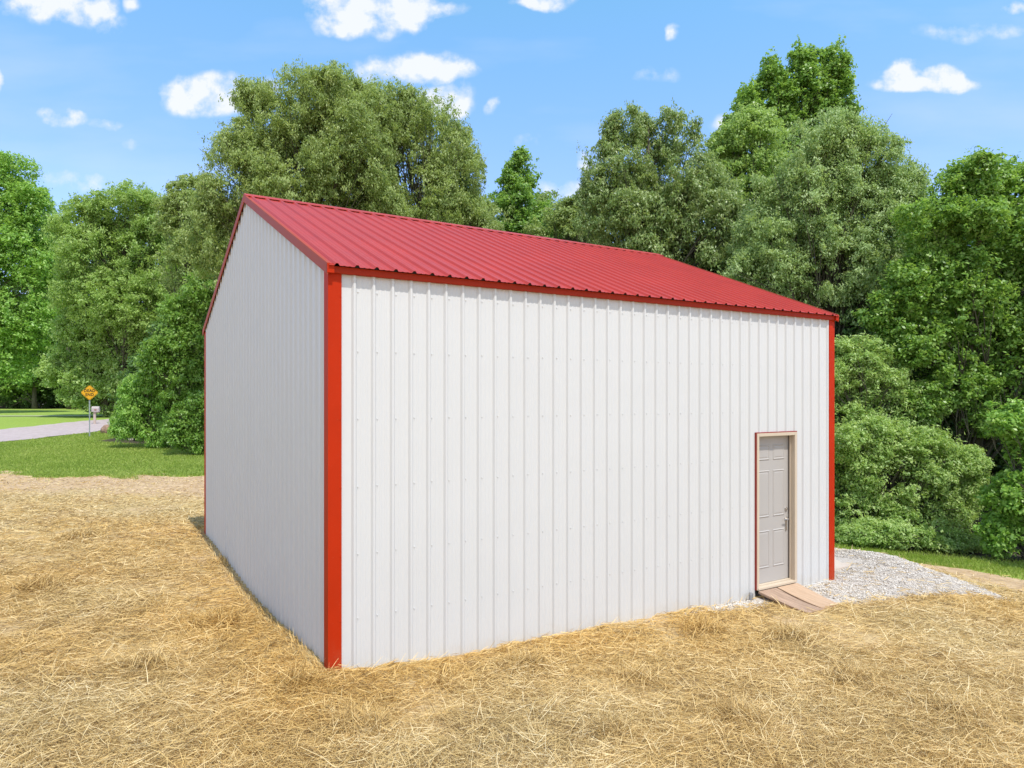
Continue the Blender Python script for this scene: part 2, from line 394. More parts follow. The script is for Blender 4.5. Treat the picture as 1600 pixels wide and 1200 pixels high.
# ------------------------------------------------------------------ building
B = thing('metal_building', 'tall white ribbed steel outbuilding with red gabled roof, standing on straw-covered ground', 'building', (NX, NY, 0), TH)
P9 = .2286
def rib_profile(a0, a1, first):
    """offset of the panel skin from its plane along the wall: (position, height)"""
    pts = [(a0, 0.0)]
    k = first
    while k - P9 > a0: k -= P9
    while k < a1 + P9:
        for dx, h in ((-.031,0),(-.012,.025),(.012,.025),(.031,0)): pts.append((k+dx, h))
        for c in (P9/3+.008, 2*P9/3-.008):
            for dx, h in ((-.016,0),(-.007,.003),(.007,.003),(.016,0)): pts.append((k+c+dx, h))
        k += P9
    pts = [p for p in pts if a0 <= p[0] <= a1] + [(a1, 0.0)]
    return pts
PAN = .024     # depth of the pan behind the trims' outer face
def wall_skin(mk, a0, a1, first, z0, ztop, rows):
    """mk(a, out, z) -> local point; one continuous corrugated skin with screw heads"""
    pr = rib_profile(a0, a1, first); mb = MB(); nz = 7
    vs = []
    for a, h in pr:
        zt = ztop(a)
        for k in range(nz): vs.append(mk(a, h-PAN, z0+(zt-z0)*k/(nz-1)))
    fs = [(i*nz+k, (i+1)*nz+k, (i+1)*nz+k+1, i*nz+k+1) for i in range(len(pr)-1) for k in range(nz-1)]
    mb.add(vs, fs)
    k = first
    while k < a1-.06:
        for z in rows:
            if z < ztop(k)-.08 and k+.045 > a0:
                c = k+.045; r = .0075; n = 6; zz = z + random.uniform(-.004, .004)
                ring = [(c+r*math.cos(t), zz+r*math.sin(t)) for t in [PI/6+2*PI*q/n for q in range(n)]]
                mb.add([mk(a, -PAN, b) for a, b in ring]+[mk(a, -PAN+.008, b) for a, b in ring]+[mk(c, -PAN+.010, zz)],
                       [(q, (q+1) % n, n+(q+1) % n, n+q) for q in range(n)]+[(n+q, n+(q+1) % n, 2*n) for q in range(n)])
        k += P9
    return mb
rows = [4.47, 3.80, 3.04, 2.28, 1.52, .80]
SLOPE = (RIDGE_Z-EAVE_Z)/(W/2+.056)
def rz(v): return EAVE_Z + SLOPE*(min(v, W-v)+.056)          # roof plane height over the plan
WT_Z = EAVE_Z-.055
D0, D1, DZ0, DZ1 = 7.053, 8.108, .125, 2.70                  # door trim outline
# front long wall in three strips of one mesh so that the door opening is a real hole
mb = wall_skin(lambda a, h, z: (a, -h, z), .12, D0+.01, .3015, -.25, lambda a: WT_Z, rows)
m2 = wall_skin(lambda a, h, z: (a, -h, z), D1-.01, L-.12, .3015+P9*35, -.25, lambda a: WT_Z, rows); mb.add(m2.v, m2.f)
m3 = wall_skin(lambda a, h, z: (a, -h, z), D0+.01, D1-.01, .3015+P9*30, DZ1-.01, lambda a: WT_Z, [r for r in rows if r > 2.8]); mb.add(m3.v, m3.f)
w = mb.build('wall', M['white'], B)
gt = lambda v: rz(v)-.05
w = wall_skin(lambda a, h, z: (-h, a, z), .12, W-.12, .30, -.25, gt, rows+[5.3, 6.0]).build('wall', M['white'], B)
w = wall_skin(lambda a, h, z: (L+h, a, z), .12, W-.12, .30, -.25, gt, []).build('wall', M['white'], B)
w = wall_skin(lambda a, h, z: (a, W+h, z), .12, L-.12, .3015, -.25, lambda a: WT_Z, []).build('wall', M['white'], B)
# corner trims: folded steel angle, 15 cm each way, with a small return lip
def corner(cx, cy, sx, sy, h):
    w_ = .15; t = .004
    prof = [(0,0),(w_,0),(w_+.006,.010),(w_+.006,.02),(w_,.02),(w_-.004,.006),(.006,.006),(.006,w_-.004),(.02,w_),(.02,w_+.006),(.010,w_+.006),(0,w_)]
    prof = [(cx+sx*a, cy+sy*b) for a, b in prof]
    m = MB(); m.ext(prof, -.2, h, 'z')
    for z in (4.4, 3.8, 3.04, 2.28, 1.52, .8):
        for (a, b, da, db) in ((w_-.012, -.001, 0, -1),):
            m.tube([(cx+sx*a, cy+sy*(b-.004), z), (cx+sx*a, cy+sy*(b+.003), z)], [.007, .007], 6)
    return m.build('corner_trim', M['trim'], B)
for c in ((0,0,1,1),(L,0,-1,1),(0,W,1,-1),(L,W,-1,-1)): corner(*c, EAVE_Z-.05)
# eave trims under the panel edge
for s, y in ((1, 0.0), (-1, W)):
    m = MB(); zt = EAVE_Z-.018
    prof = [(-.030, zt-.072),(-.036, zt-.066),(-.036, zt-.012),(-.045, zt-.004),(-.045, zt),(.03, zt+.008),(.03, zt-.072)]
    m.ext([(y+s*a, b) for a, b in prof], -.004, L+.004, 'x'); m.build('eave_trim', M['eave'], B)
# roof panels: corrugated, following the slope
OVG = .012
def roof_panel(side):
    pr = rib_profile(-OVG, L+OVG, .3015); mb = MB(); vs = []; nz = 8
    run = W/2+.056+.03
    for a, h in pr:
        for k in range(nz):
            t = k/(nz-1); v = -.056-.03 + run*t
            z = EAVE_Z + SLOPE*(v+.056) + h*.94
            vv = v - h*.38
            vs.append((a, vv if side > 0 else W-vv, z))
    n = len(pr)
    fs = [(i*nz+k, (i+1)*nz+k, (i+1)*nz+k+1, i*nz+k+1) for i in range(n-1) for k in range(nz-1)]
    mb.add(vs, fs)
    # thickness at the eave edge
    b0 = [(vs[i*nz][0], vs[i*nz][1], vs[i*nz][2]-.005) for i in range(n)]
    mb.add([vs[i*nz] for i in range(n)]+b0, [(i, i+1, n+i+1, n+i) for i in range(n-1)])
    for k in range(38):
        for v in (.1, 1.0, 1.9, 2.8, 3.7, 4.35):
            x = .3015+P9*k+.045; z = EAVE_Z+SLOPE*(v+.056)
            y = v if side > 0 else W-v
            mb.tube([(x, y, z-.002), (x, y, z+.008)], [.008, .007], 6)
    return mb.build('roof_panel', M['roof'], B)
roof_panel(1); roof_panel(-1)
# dark foam closures under the ribs at the eave and at the ridge
rc = MB().add([(-.028,-.07,EAVE_Z-.013),(.028,-.07,EAVE_Z-.013),(.011,-.07,EAVE_Z+.006),(-.011,-.07,EAVE_Z+.006),(-.028,-.05,EAVE_Z-.013),(.028,-.05,EAVE_Z-.013),(.011,-.05,EAVE_Z+.006),(-.011,-.05,EAVE_Z+.006)],
              [(0,1,2,3),(4,7,6,5),(0,4,5,1),(1,5,6,2),(2,6,7,3),(3,7,4,0)]).build('rib_closure', M['rubber'], B)
for k in range(39):
    x = .3015+P9*k
    if x > L-.05: break
    o = rc if k == 0 else rc.copy()
    if k: COL.objects.link(o); o.parent = B
    o.location.x = x
# ridge cap: low folded cap standing on the ribs
m = MB(); c = W/2; hz = RIDGE_Z+.030
prof = [(c-.17, hz-.17*SLOPE-.012),(c-.17, hz-.17*SLOPE),(c-.02, hz-.006),(c, hz+.002),(c+.02, hz-.006),(c+.17, hz-.17*SLOPE),(c+.17, hz-.17*SLOPE-.012),(c, hz-.012)]
m.ext(prof, -OVG-.012, L+OVG+.012, 'x'); m.build('ridge_cap', M['roof'], B)
# rake trims along both gables
def rake(x, sx, side):
    v0, v1 = -.062, W/2
    def sec(v, end):
        z = EAVE_Z + SLOPE*(v+.056)
        # (out, z): face 15 cm deep, top flange lapping over the first rib
        return [(.022, z-.118),(.030, z-.112),(.030, z+.008),(.026, z+.014),(-.004, z+.014),(-.004, z+.006),(.018, z+.004),(.018, z-.112)]
    vs = []; 
    for v in (v0, v1): vs += [(x+sx*o, (v if side > 0 else W-v), z) for o, z in sec(v, 0)]
    n = 8; fs = [(i, (i+1) % n, n+(i+1) % n, n+i) for i in range(n)] + [tuple(range(n)), tuple(range(n, 2*n))]
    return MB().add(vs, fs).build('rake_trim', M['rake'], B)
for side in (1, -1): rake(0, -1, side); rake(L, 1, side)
# small folded box where rake and eave trims meet
for x, sx in ((0,-1),(L,1)):
    m = MB(); m.box(x+sx*.03 if sx < 0 else x-.05, -.066, EAVE_Z-.095, x+.05 if sx < 0 else x+.03, -.038, EAVE_Z+.004)
    m.build('trim_box', M['trim'], B)
# ---- door assembly
fr = MB(); t = .016
for a, b, c_, d in ((D0, DZ0, D0+t, DZ1), (D1-t, DZ0, D1, DZ1), (D0+t, DZ1-t, D1-t, DZ1)): fr.box(a, -.006, b, c_, .05, d)
fr.build('door_trim', M['trim_dark'], B, bevel=.0015)
fr = MB(); b_ = .052
x0, x1, z1 = D0+t, D1-t, DZ1-t
for a, b, c_, d in ((x0, DZ0, x0+b_, z1), (x1-b_, DZ0, x1, z1), (x0+b_, z1-b_, x1-b_, z1)):
    fr.box(a, -.016, b, c_, .02, d)
# stepped brick moulding and jambs
for a, b, c_, d in ((x0+b_-.012, DZ0, x0+b_+.004, z1-b_), (x1-b_-.004, DZ0, x1-b_+.012, z1-b_), (x0+b_-.004, z1-b_-.004, x1-b_+.004, z1-b_+.012)):
    fr.box(a, -.004, b, c_, .06, d)
for a, b, c_, d in ((x0+b_-.025, DZ0, x0+b_-.004, z1-b_), (x1-b_+.002, DZ0, x1-b_+.025, z1-b_), (x0+b_-.02, z1-b_+.002, x1-b_+.02, z1-b_+.025)):
    fr.box(a, .02, b, c_, .17, d)
# door stop bead
fr.box(x1-b_-.018, .062, DZ0, x1-b_+.002, .09, z1-b_)
fr.build('door_frame', M['cream'], B, bevel=.002)
ws = MB(); ws.box(x1-b_-.012, .09, DZ0+.04, x1-b_-.001, .112, z1-b_-.004); ws.box(x0+b_+.001, .09, DZ0+.04, x0+b_+.01, .112, z1-b_-.004)
ws.build('weatherstrip', M['weather'], B)
sl = MB(); sl.box(x0+.02, -.03, DZ0-.005, x1-.02, .14, DZ0+.03); sl.box(x0+b_, .06, DZ0+.03, x1-b_, .13, DZ0+.045)
sl.build('threshold', M['cream'], B, bevel=.003)
# six-panel leaf
la, lb, lz0, lz1 = x0+b_+.006, x1-b_-.010, DZ0+.05, z1-b_-.006; LY = .115
leaf = MB(); leaf.box(la, LY, lz0, lb, LY+.045, lz1)
def panel(a0, a1, z0, z1_):
    # sunk moulding ring with raised field: built proud of the leaf by millimetres
    def ring(o, i, yo, yi):
        vs = [(a0+o, LY+yo, z0+o),(a1-o, LY+yo, z0+o),(a1-o, LY+yo, z1_-o),(a0+o, LY+yo, z1_-o),(a0+i, LY+yi, z0+i),(a1-i, LY+yi, z0+i),(a1-i, LY+yi, z1_-i),(a0+i, LY+yi, z1_-i)]
        leaf.add(vs, [(k, (k+1) % 4, 4+(k+1) % 4, 4+k) for k in range(4)])
    ring(0, .014, -.0005, -.011); ring(.014, .03, -.011, -.001); ring(.03, .055, -.001, -.006)
    i = .055; y = LY-.006
    leaf.add([(a0+i, y, z0+i),(a1-i, y, z0+i),(a1-i, y, z1_-i),(a0+i, y, z1_-i)], [(0,1,2,3)])
wd = lb-la; hh = lz1-lz0
for a0, a1 in ((la+.12*wd, la+.45*wd), (la+.55*wd, la+.88*wd)):
    for f0, f1 in ((.10, .355), (.445, .765), (.835, .94)):
        panel(a0, a1, lz0+f0*hh, lz0+f1*hh)
door = leaf.build('door', M['door'], B)
hx = lb-.065; hz_ = 1.195
k = MB(); k.tube([(hx, LY-.012, hz_), (hx, LY+.001, hz_)], [.033, .035], 16); k.tube([(hx, LY-.05, hz_), (hx, LY-.012, hz_)], [.011, .013], 10)
k.tube([(hx+.008, LY-.052, hz_), (hx-.02, LY-.056, hz_), (hx-.105, LY-.05, hz_-.004)], [.012, .011, .008], 10)
k.box(hx-.018, LY-.012, hz_-.20, hx+.018, LY+.001, hz_-.02)
k.build('handle', M['nickel'], door, smooth=False)
k = MB(); k.tube([(hx, LY-.02, hz_+.17), (hx, LY+.001, hz_+.17)], [.028, .033], 16); k.tube([(hx, LY-.026, hz_+.17), (hx, LY-.02, hz_+.17)], [.012, .014], 10)
k.build('deadbolt', M['nickel'], door)
for z in (.45, 1.35, 2.3):
    MB().tube([(la-.004, LY-.006, z-.05), (la-.004, LY-.006, z+.05)], [.007, .007], 8).build('hinge', M['nickel'], door)
# slab edge under the panels and its white base flashing
MB().box(.06, .06, -.5, L-.06, W-.06, -.005).build('slab', M['concrete'], B)
MB().box(D1+.02, -.012, -.05, L-.16, .01, .022).build('base_flashing', M['white'], B)

# ------------------------------------------------------------------ concrete apron, planks, pipe
def lbox_obj(name, mbf, mat, label, cat, group=None, bevel=0):
    m = MB(); mbf(m); o = m.build(name, mat, bevel=bevel); o.location = (NX, NY, 0); o.rotation_euler = (0, 0, TH); return tag(o, label, cat, group)
ap = MB(); ap.box(L+.03, .28, -.2, 10.45, 8.7, .085); apo = ap.build('concrete_apron', M['concrete'], bevel=.008); apo.location = (NX, NY, 0); apo.rotation_euler = (0, 0, TH); tag(apo, kind='structure')

def plank(u0, u1, ue0, ue1, z0, sag, ln, name_mat, label, tw):
    """a board from the door sill down to the ground, bowed by its own weight"""
    mb = MB(); n = 16; th = .038; vs = []
    for i in range(n+1):
        t = i/n; v = -.035 - ln*t
        a = u0+(ue0-u0)*t; b = u1+(ue1-u1)*t
        z = z0*(1-t)**1.25 + .040*t**.8 - sag*math.sin(PI*t)
        tl = tw*math.sin(PI*t)
        vs += [(a, v, z+tl), (b, v, z-tl), (b, v, z-tl-th), (a, v, z+tl-th)]
    fs = [(i*4+k, i*4+(k+1) % 4, (i+1)*4+(k+1) % 4, (i+1)*4+k) for i in range(n) for k in range(4)] + [(0,1,2,3), (n*4+3, n*4+2, n*4+1, n*4)]
    mb.add(vs, fs); o = mb.build('wood_plank', M[name_mat], bevel=.003)
    o.location = (NX, NY, 0); o.rotation_euler = (0, 0, TH); tag(o, label, 'plank', 'planks laid as a ramp at the door')
plank(7.07, 7.52, 6.97, 7.36, .115, .016, .98, 'wood1', 'bowed grey-brown weathered board sloping from the left half of the door sill', .012)
plank(7.54, 8.07, 7.375, 7.79, .115, .004, .95, 'wood2', 'paler orange-tan board sloping from the right half of the door sill beside the gravel', -.004)
pp = MB(); pp.tube([(6.85, -.06, -.1), (6.85, -.06, .10), (6.852, -.055, .135)], [.026, .026, .02], 12); pp.tube([(6.90, -.05, -.1), (6.90, -.05, .115)], [.018, .018], 10)
lo = pp.build('conduit_stub', M['pvc']); lo.location = (NX, NY, 0); lo.rotation_euler = (0, 0, TH)
tag(lo, 'short grey conduit stub poking out of gravel left of the door', 'pipe')

# ------------------------------------------------------------------ gravel stones
def stones(name, X, Y, size, mat, lift=.3, attrs_tone=None):
    n = len(X); Z = hgt(X, Y)
    base = np.array([[1,0,0],[0,1,0],[-1,0,0],[0,-1,0],[0,0,1],[0,0,-1]], float)
    fc = np.array([[0,1,4],[1,2,4],[2,3,4],[3,0,4],[1,0,5],[2,1,5],[3,2,5],[0,3,5]])
    v = base[None]*RNG.uniform(.55, 1.15, (n, 6, 1)) + RNG.normal(0, .15, (n, 6, 3))
    a = RNG.uniform(0, 2*PI, n); c, s = np.cos(a), np.sin(a)
    x = v[..., 0]*c[:, None]-v[..., 1]*s[:, None]; y = v[..., 0]*s[:, None]+v[..., 1]*c[:, None]
    v = np.stack([x, y, v[..., 2]*.75], -1)*size[:, None, None]
    v += np.stack([X, Y, Z+size*lift], -1)[:, None]
    f = (fc[None]+np.arange(n)[:, None, None]*6).reshape(-1, 3)
    tone = np.repeat(RNG.beta(2.2, 1.4, n), 6)
    return mesh_np(name, v.reshape(-1, 3), f, mat, attrs={'tone': ('POINT', tone)}, nper=3)
N = 560000
u = RNG.uniform(6.0, 13, N); v = RNG.uniform(-2.3, 6, N); u[:30000] = RNG.uniform(3.5, 7.5, 30000); v[:30000] = RNG.uniform(-.6, -.02, 30000)
X, Y = l2w(u, v); g = gravel_w(X, Y); ok = (RNG.uniform(0, 1, N) < g**1.5*(.2+.5*(v < 2))) & ~((v > .02) & (u < L+.02)) & ~((u > L+.02) & (u < 10.5) & (v > .3)) & ~((u > 6.95) & (u < 8.05) & (v > -1.0) & (v < .05))
X, Y = X[ok], Y[ok]; sz = RNG.gamma(1.8, .0030, len(X)) + .0036
gr = stones('gravel', X, Y, sz, M['stone']); tag(gr, 'heap of pale crushed stone spread round the far corner of the building', 'gravel', kind='stuff')

# ------------------------------------------------------------------ straw
def blades(name, X, Y, Z, ang, pitch, ln, wd, bend, tone, mat, gold=None, segs=2, taper=True):
    n = len(X); k = segs+1
    t = np.linspace(-.5, .5, k)[None]*np.ones((n, 1))
    dx, dy = np.cos(ang), np.sin(ang); px, py = -dy, dx
    cp_, sp_ = np.cos(pitch), np.sin(pitch)
    s = t*ln[:, None]; off = (bend*ln)[:, None]*(t*t*4-.5)
    cx = X[:, None]+dx[:, None]*s*cp_[:, None]+px[:, None]*off
    cy = Y[:, None]+dy[:, None]*s*cp_[:, None]+py[:, None]*off
    cz = Z[:, None]+s*sp_[:, None]-np.abs(off)*.2
    roll = RNG.uniform(-1.1, 1.1, n); hw = (wd/2)[:, None]*np.ones((1, k))
    if taper: hw[:, -1] *= .35
    ox = px[:, None]*hw*np.cos(roll)[:, None]; oy = py[:, None]*hw*np.cos(roll)[:, None]; oz = hw*np.sin(roll)[:, None]
    v = np.stack([np.stack([cx-ox, cy-oy, cz-oz], -1), np.stack([cx+ox, cy+oy, cz+oz], -1)], 2).reshape(n, 2*k, 3)
    f = np.array([[2*i, 2*i+1, 2*i+3, 2*i+2] for i in range(segs)])
    f = (f[None]+np.arange(n)[:, None, None]*2*k).reshape(-1, 4)
    at = {'tone': ('POINT', np.repeat(tone, 2*k))}
    if gold is not None: at['gold'] = ('POINT', np.repeat(gold, 2*k))
    return mesh_np(name, v.reshape(-1, 3), f, mat, attrs=at)
NS = 540000
Z_ = 4.2*np.exp(RNG.uniform(0, 1, NS)*math.log(26.8/4.2)); X_ = RNG.uniform(-.92, .92, NS)*Z_
nt_ = 16000
ti = RNG.integers(0, len(TUFTS), nt_); T = np.array(TUFTS)
X_[:nt_] = T[ti, 0]+RNG.normal(0, 1, nt_)*T[ti, 3]*.7; Z_[:nt_] = T[ti, 1]+RNG.normal(0, 1, nt_)*T[ti, 3]*.6
def straw_ok(X, Y):
    u, v = w2l(X, Y)
    inb = (u > -.02) & (u < L+.02) & (v > -.02) & (v < W+.02)
    rp = (u > 6.98) & (u < 8.0) & (v > -1.02) & (v < .02)
    ap = (u > L) & (u < 10.5) & (v > .3)
    patch = fbm(X*1.1, Y*1.1, 3, 60)
    dens = (1-.93*gravel_w(X, Y))*(1-lawn_w(X, Y)*.92)*(1-np.where(X > 2, .96, .72)*dirt_w(X, Y)**.6)*(1-litter_w(X, Y))*np.clip(1.1+patch*1.2, .5, 1)
    return (~inb) & (~rp) & (~ap) & (RNG.uniform(0, 1, len(X)) < dens)
tuft = np.zeros(NS, bool); tuft[:nt_] = True
ok = straw_ok(X_, Z_); X_, Y_, tuft = X_[ok], Z_[ok], tuft[ok]; n = len(X_)
zg = hgt(X_, Y_); dist = np.maximum(1, Y_/6.5)
ang = vnoise(X_*1.4, Y_*1.4, seed=71)*2.6 + vnoise(X_*.35, Y_*.35, seed=72)*2 + RNG.normal(0, 1.25, n)
pit = RNG.normal(0, .13, n); st = RNG.uniform(0, 1, n) < .05; pit[st] = RNG.uniform(.3, .9, st.sum()); pit[tuft] = RNG.normal(.2, .45, tuft.sum())
ln = (RNG.gamma(4, .030, n)+.05)*np.clip(1.15-(Y_-7)*.045, .5, 1); ln = np.minimum(ln, .36); wd = RNG.uniform(.0024, .0056, n)*dist**.95
clump = fbm(X_*2.3, Y_*2.3, 2, 88)
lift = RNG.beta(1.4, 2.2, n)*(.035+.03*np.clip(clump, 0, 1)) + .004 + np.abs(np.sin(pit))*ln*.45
u_, v_ = w2l(X_, Y_); dw = np.maximum(np.abs(u_-L/2)-L/2, np.abs(v_-W/2)-W/2)
# stalks next to the panels lie along them instead of running through the steel
nearw = dw < .2; al = np.where(np.abs(u_-L/2)-L/2 > np.abs(v_-W/2)-W/2, TH+PI/2, TH)
ang = np.where(nearw, al+RNG.normal(0, .22, n), ang); ln = np.where(nearw, np.minimum(ln, .14), ln)
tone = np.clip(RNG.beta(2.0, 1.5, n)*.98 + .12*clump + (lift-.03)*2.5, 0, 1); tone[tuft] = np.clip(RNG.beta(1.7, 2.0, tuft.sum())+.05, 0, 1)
gold = np.clip(.34+.5*fbm(X_*.5, Y_*.5, 2, 91)+ .75*np.exp(-np.maximum(dw, 0)/1.6), 0, 1)
st_o = blades('straw', X_, Y_, zg+lift, ang, pit, ln, wd, RNG.normal(0, .05, n), tone, M['straw'], gold)
tag(st_o, 'golden loose straw mulch scattered over the bare ground round the building', 'straw', kind='stuff')

# ------------------------------------------------------------------ grass
def grass(name, X, Y, hmin, hmax, wd, label):
    n = len(X); Z = hgt(X, Y); h = RNG.uniform(hmin, hmax, n); a = RNG.uniform(0, 2*PI, n); lean = RNG.normal(0, .35, n)
    w = wd*RNG.uniform(.6, 1.2, n); px, py = np.cos(a), np.sin(a); la_, lb_ = -py*lean*h, px*lean*h
    v = np.stack([np.stack([X-px*w, Y-py*w, Z-.01], -1), np.stack([X+px*w, Y+py*w, Z-.01], -1), np.stack([X+px*w*.5+la_*.6, Y+py*w*.5+lb_*.6, Z+h*.65], -1), np.stack([X+la_*1.5, Y+lb_*1.5, Z+h], -1)], 1)
    f = np.arange(n*4).reshape(-1, 4)
    tone = np.clip(RNG.beta(2, 2, n)+.25*fbm(X*.7, Y*.7, 2, 44), 0, 1)
    o = mesh_np(name, v.reshape(-1, 3), f, M['grass'], attrs={'tone': ('POINT', np.repeat(tone, 4))}); tag(o, label, 'grass', kind='stuff'); return o
N = 230000; Yg = RNG.uniform(24.3, 46, N)**1.0; Xg = -Yg*RNG.uniform(.33, .86, N)
w_ = lawn_w(Xg, Yg)*(1-litter_w(Xg, Yg)); rd = (Xg < np.interp(Yg, [22,30,39.1,45,48,54], [-36,-31.5,-28.8,-27.4,-27.2,-25.5])-.0+fbm(Yg*.9, Xg*.9, 3, 78)*.3)
ok = (RNG.uniform(0, 1, N) < w_) & ~rd
grass('grass', Xg[ok], Yg[ok], .05, .12, .012, 'mown green lawn between the straw and the road, left of the building')
N = 60000; s = RNG.uniform(-1, 1, N); e = RNG.uniform(-.6, 5.0, N); Xr = RNG.uniform(4, 18, N); Yr = yedge(Xr)+e
lt = litter_w(Xr, Yr); ok = (RNG.uniform(0, 1, N) < lawn_w(Xr, Yr)*(1-.7*lt))
grass('grass', Xr[ok], Yr[ok], .04, .11, .008, 'narrow strip of short grass between gravel and the woodland edge at right')

# ------------------------------------------------------------------ trees
def leafset(P, Nrm, size, droop, aspect):
    """folded leaves at points P, facing about Nrm, one four-cornered blade each"""
    n = len(P)
    N_ = Nrm + RNG.normal(0, .55, (n, 3)); N_ /= np.linalg.norm(N_, axis=1, keepdims=True)
    A = RNG.normal(0, 1, (n, 3)); A[:, 2] -= droop*2.2
    A -= (A*N_).sum(1, keepdims=True)*N_*(.8); A /= np.linalg.norm(A, axis=1, keepdims=True)
    S = np.cross(N_, A); S /= np.linalg.norm(S, axis=1, keepdims=True)
    L_ = (size*RNG.uniform(.65, 1.25, n))[:, None]; Wd = L_*aspect*RNG.uniform(.8, 1.2, n)[:, None]
    c = P; fold = .18*Wd
    v = np.stack([c-A*L_*.5, c+S*Wd*.5+A*L_*.05+N_*fold, c+A*L_*.5, c-S*Wd*.5+A*L_*.05+N_*fold], 1)
    return v.reshape(-1, 3)
def lobe(px, py, rx, ry, Z, dz=0):
    """crown lobe seen at this direction, standing at distance Z+dz"""
    Zc = Z+dz
    return ((px-800)/F*Zc, Zc, CH+(Y0-py)/F*Zc, rx/F*Zc, max(rx, ry)*.8/F*Zc, ry/F*Zc)
CNT = {'l': 0}
def tree(name, cat, label, base_px, Z, lobes, mat, leaf=.13, dens=1.0, droop=.3, aspect=.5, bough=.85, trunk_r=.18, sparse=0, group='trees of the wood around the building', twig=.22, tone_sd=.2, limbs=True, flat=.9, fork=.35, ragged=4, gaps=1.0, shoots=1.0, limbfrac=.2):
    bx, by = (base_px-800)/F*Z, Z; bz = H(bx, by)
    LB = [lobe(a, b, c, d, Z, (e[0] if e else 0)) for a, b, c, d, *e in lobes]
    root = thing(name, label, cat, (bx, by, bz), 0, group)
    sat = []
    for (cx, cy, cz, rx, ry, rz_) in LB:
        for _ in range(ragged):
            a = random.uniform(-.4, PI+.4); b = random.uniform(-1.1, 1.1); f = random.uniform(.22, .38); g = random.uniform(.85, 1.02)
            sat.append((cx+rx*g*math.cos(a)*math.cos(b), cy+ry*g*math.sin(b), cz+rz_*g*math.sin(a)*math.cos(b), max(.25, rx*f), max(.25, rx*f), max(.3, rz_*f*1.15)))
    LB0 = LB; LB = [(a, b, c, d*.97, e*.97, f*.97) for a, b, c, d, e, f in LB]+sat
    # boughs: irregular billows through the outer part of the lobes
    boughs = []
    for (cx, cy, cz, rx, ry, rz_) in LB:
        R = bough*min(1, max(.45, rx/1.6))
        vol = (rx*ry+ry*rz_+rx*rz_)/3
        nb = max(3, int(6.2*vol/(R*R)*.8*(1-sparse*.5)))
        d = RNG.normal(0, 1, (nb, 3)); d /= np.linalg.norm(d, axis=1, keepdims=True)
        r = RNG.uniform(.25, 1, nb)**.4
        p = d*r[:, None]*(np.array([rx, ry, rz_])*.92) + [cx, cy, cz]
        for q in p:
            ins = 0
            for (ax, ay, az, sx, sy, sz_) in LB:
                if (ax, ay, az) == (cx, cy, cz): continue
                e = ((q[0]-ax)/sx)**2+((q[1]-ay)/sy)**2+((q[2]-az)/sz_)**2
                if e < .3: ins = 1
            if ins and random.random() < .75: continue
            if q[2]-R*.4 < H(q[0], q[1])+.05: q[2] = H(q[0], q[1])+R*.4+.05
            boughs.append((q, R*random.uniform(.55, 1.35), d[0]))
    C = np.array([np.mean([l[0] for l in LB]), np.mean([l[1] for l in LB]), np.mean([l[2] for l in LB])])
    PP = []; NN = []; TT = []
    for q, R, _ in boughs:
        ntw = max(6, int(dens*5.2*(R/.8)**2/(twig*twig)*.32))
        d = RNG.normal(0, 1, (ntw, 3)); d[:, 2] += .35; d /= np.linalg.norm(d, axis=1, keepdims=True)
        rr = RNG.uniform(.25, 1.1, ntw)**.5; sh_ = RNG.uniform(0, 1, ntw) < .2; rr[sh_] *= RNG.uniform(1.1, 1.75, sh_.sum())
        tp = q + d*rr[:, None]*R*np.array([1, 1, flat])
        nl = max(4, int(5.5*twig*twig/(leaf*leaf*aspect)*.9))
        P = np.repeat(tp, nl, 0) + RNG.normal(0, twig*.5, (ntw*nl, 3))*np.array([1, 1, .7])
        P[:, 2] -= droop*RNG.uniform(0, twig*.8, len(P))
        out = (P-q); out /= (np.linalg.norm(out, axis=1, keepdims=True)+1e-6)
        N_ = out*.75 + np.array([0, 0, .75])
        PP.append(P); NN.append(N_); TT.append(np.repeat(np.clip(RNG.normal(.5+RNG.normal(0, .08), .12, ntw), 0, 1), nl))
    # leading shoots that stand out of the upper crown
    for (cx, cy, cz, rx, ry, rz_) in LB0:
        for _ in range(int(shoots*(3+5*min(1.5, rx)))):
            d = np.array([random.gauss(0, 1), random.gauss(0, 1), abs(random.gauss(0, .8))+.1]); d /= np.linalg.norm(d)
            p = d*np.array([rx, ry, rz_])*.93+[cx, cy, cz]; g = d*.6+np.array([random.uniform(-.3, .3), random.uniform(-.3, .3), .8 if droop < .8 else .45])
            ln_ = bough*random.uniform(.5, 1.25); m_ = 5
            for q_ in range(m_):
                c_ = p+g*ln_*q_/m_; nl = max(3, int(3.6*twig*twig/(leaf*leaf*aspect)*(1-.14*q_)))
                Q = c_+RNG.normal(0, twig*.42*(1-.13*q_), (nl, 3)); PP.append(Q); NN.append((Q-c_)*2+np.array([0, 0, .7])); TT.append(np.clip(RNG.normal(.58, .12, nl), 0, 1))
    P = np.concatenate(PP); Nn = np.concatenate(NN); T_ = np.clip(np.concatenate(TT)+RNG.normal(0, tone_sd, len(P)), 0, 1)
    # open the crown up: irregular hollows between the sprays and a ragged rim
    e = np.full(len(P), 9.)
    for (cx, cy, cz, rx, ry, rz_) in LB0: e = np.minimum(e, ((P[:, 0]-cx)/rx)**2+((P[:, 1]-cy)/ry)**2+((P[:, 2]-cz)/rz_)**2)
    e = np.sqrt(e); fz_ = .62 if droop > .7 else 1.25; k1 = 1/(bough*1.15); k2 = 1/(bough*.42)
    nz_ = .62*vnoise(P[:, 0]*k1, P[:, 1]*k1, P[:, 2]*k1*fz_, seed=5)+.5*vnoise(P[:, 0]*k2+7, P[:, 1]*k2, P[:, 2]*k2*fz_, seed=6)
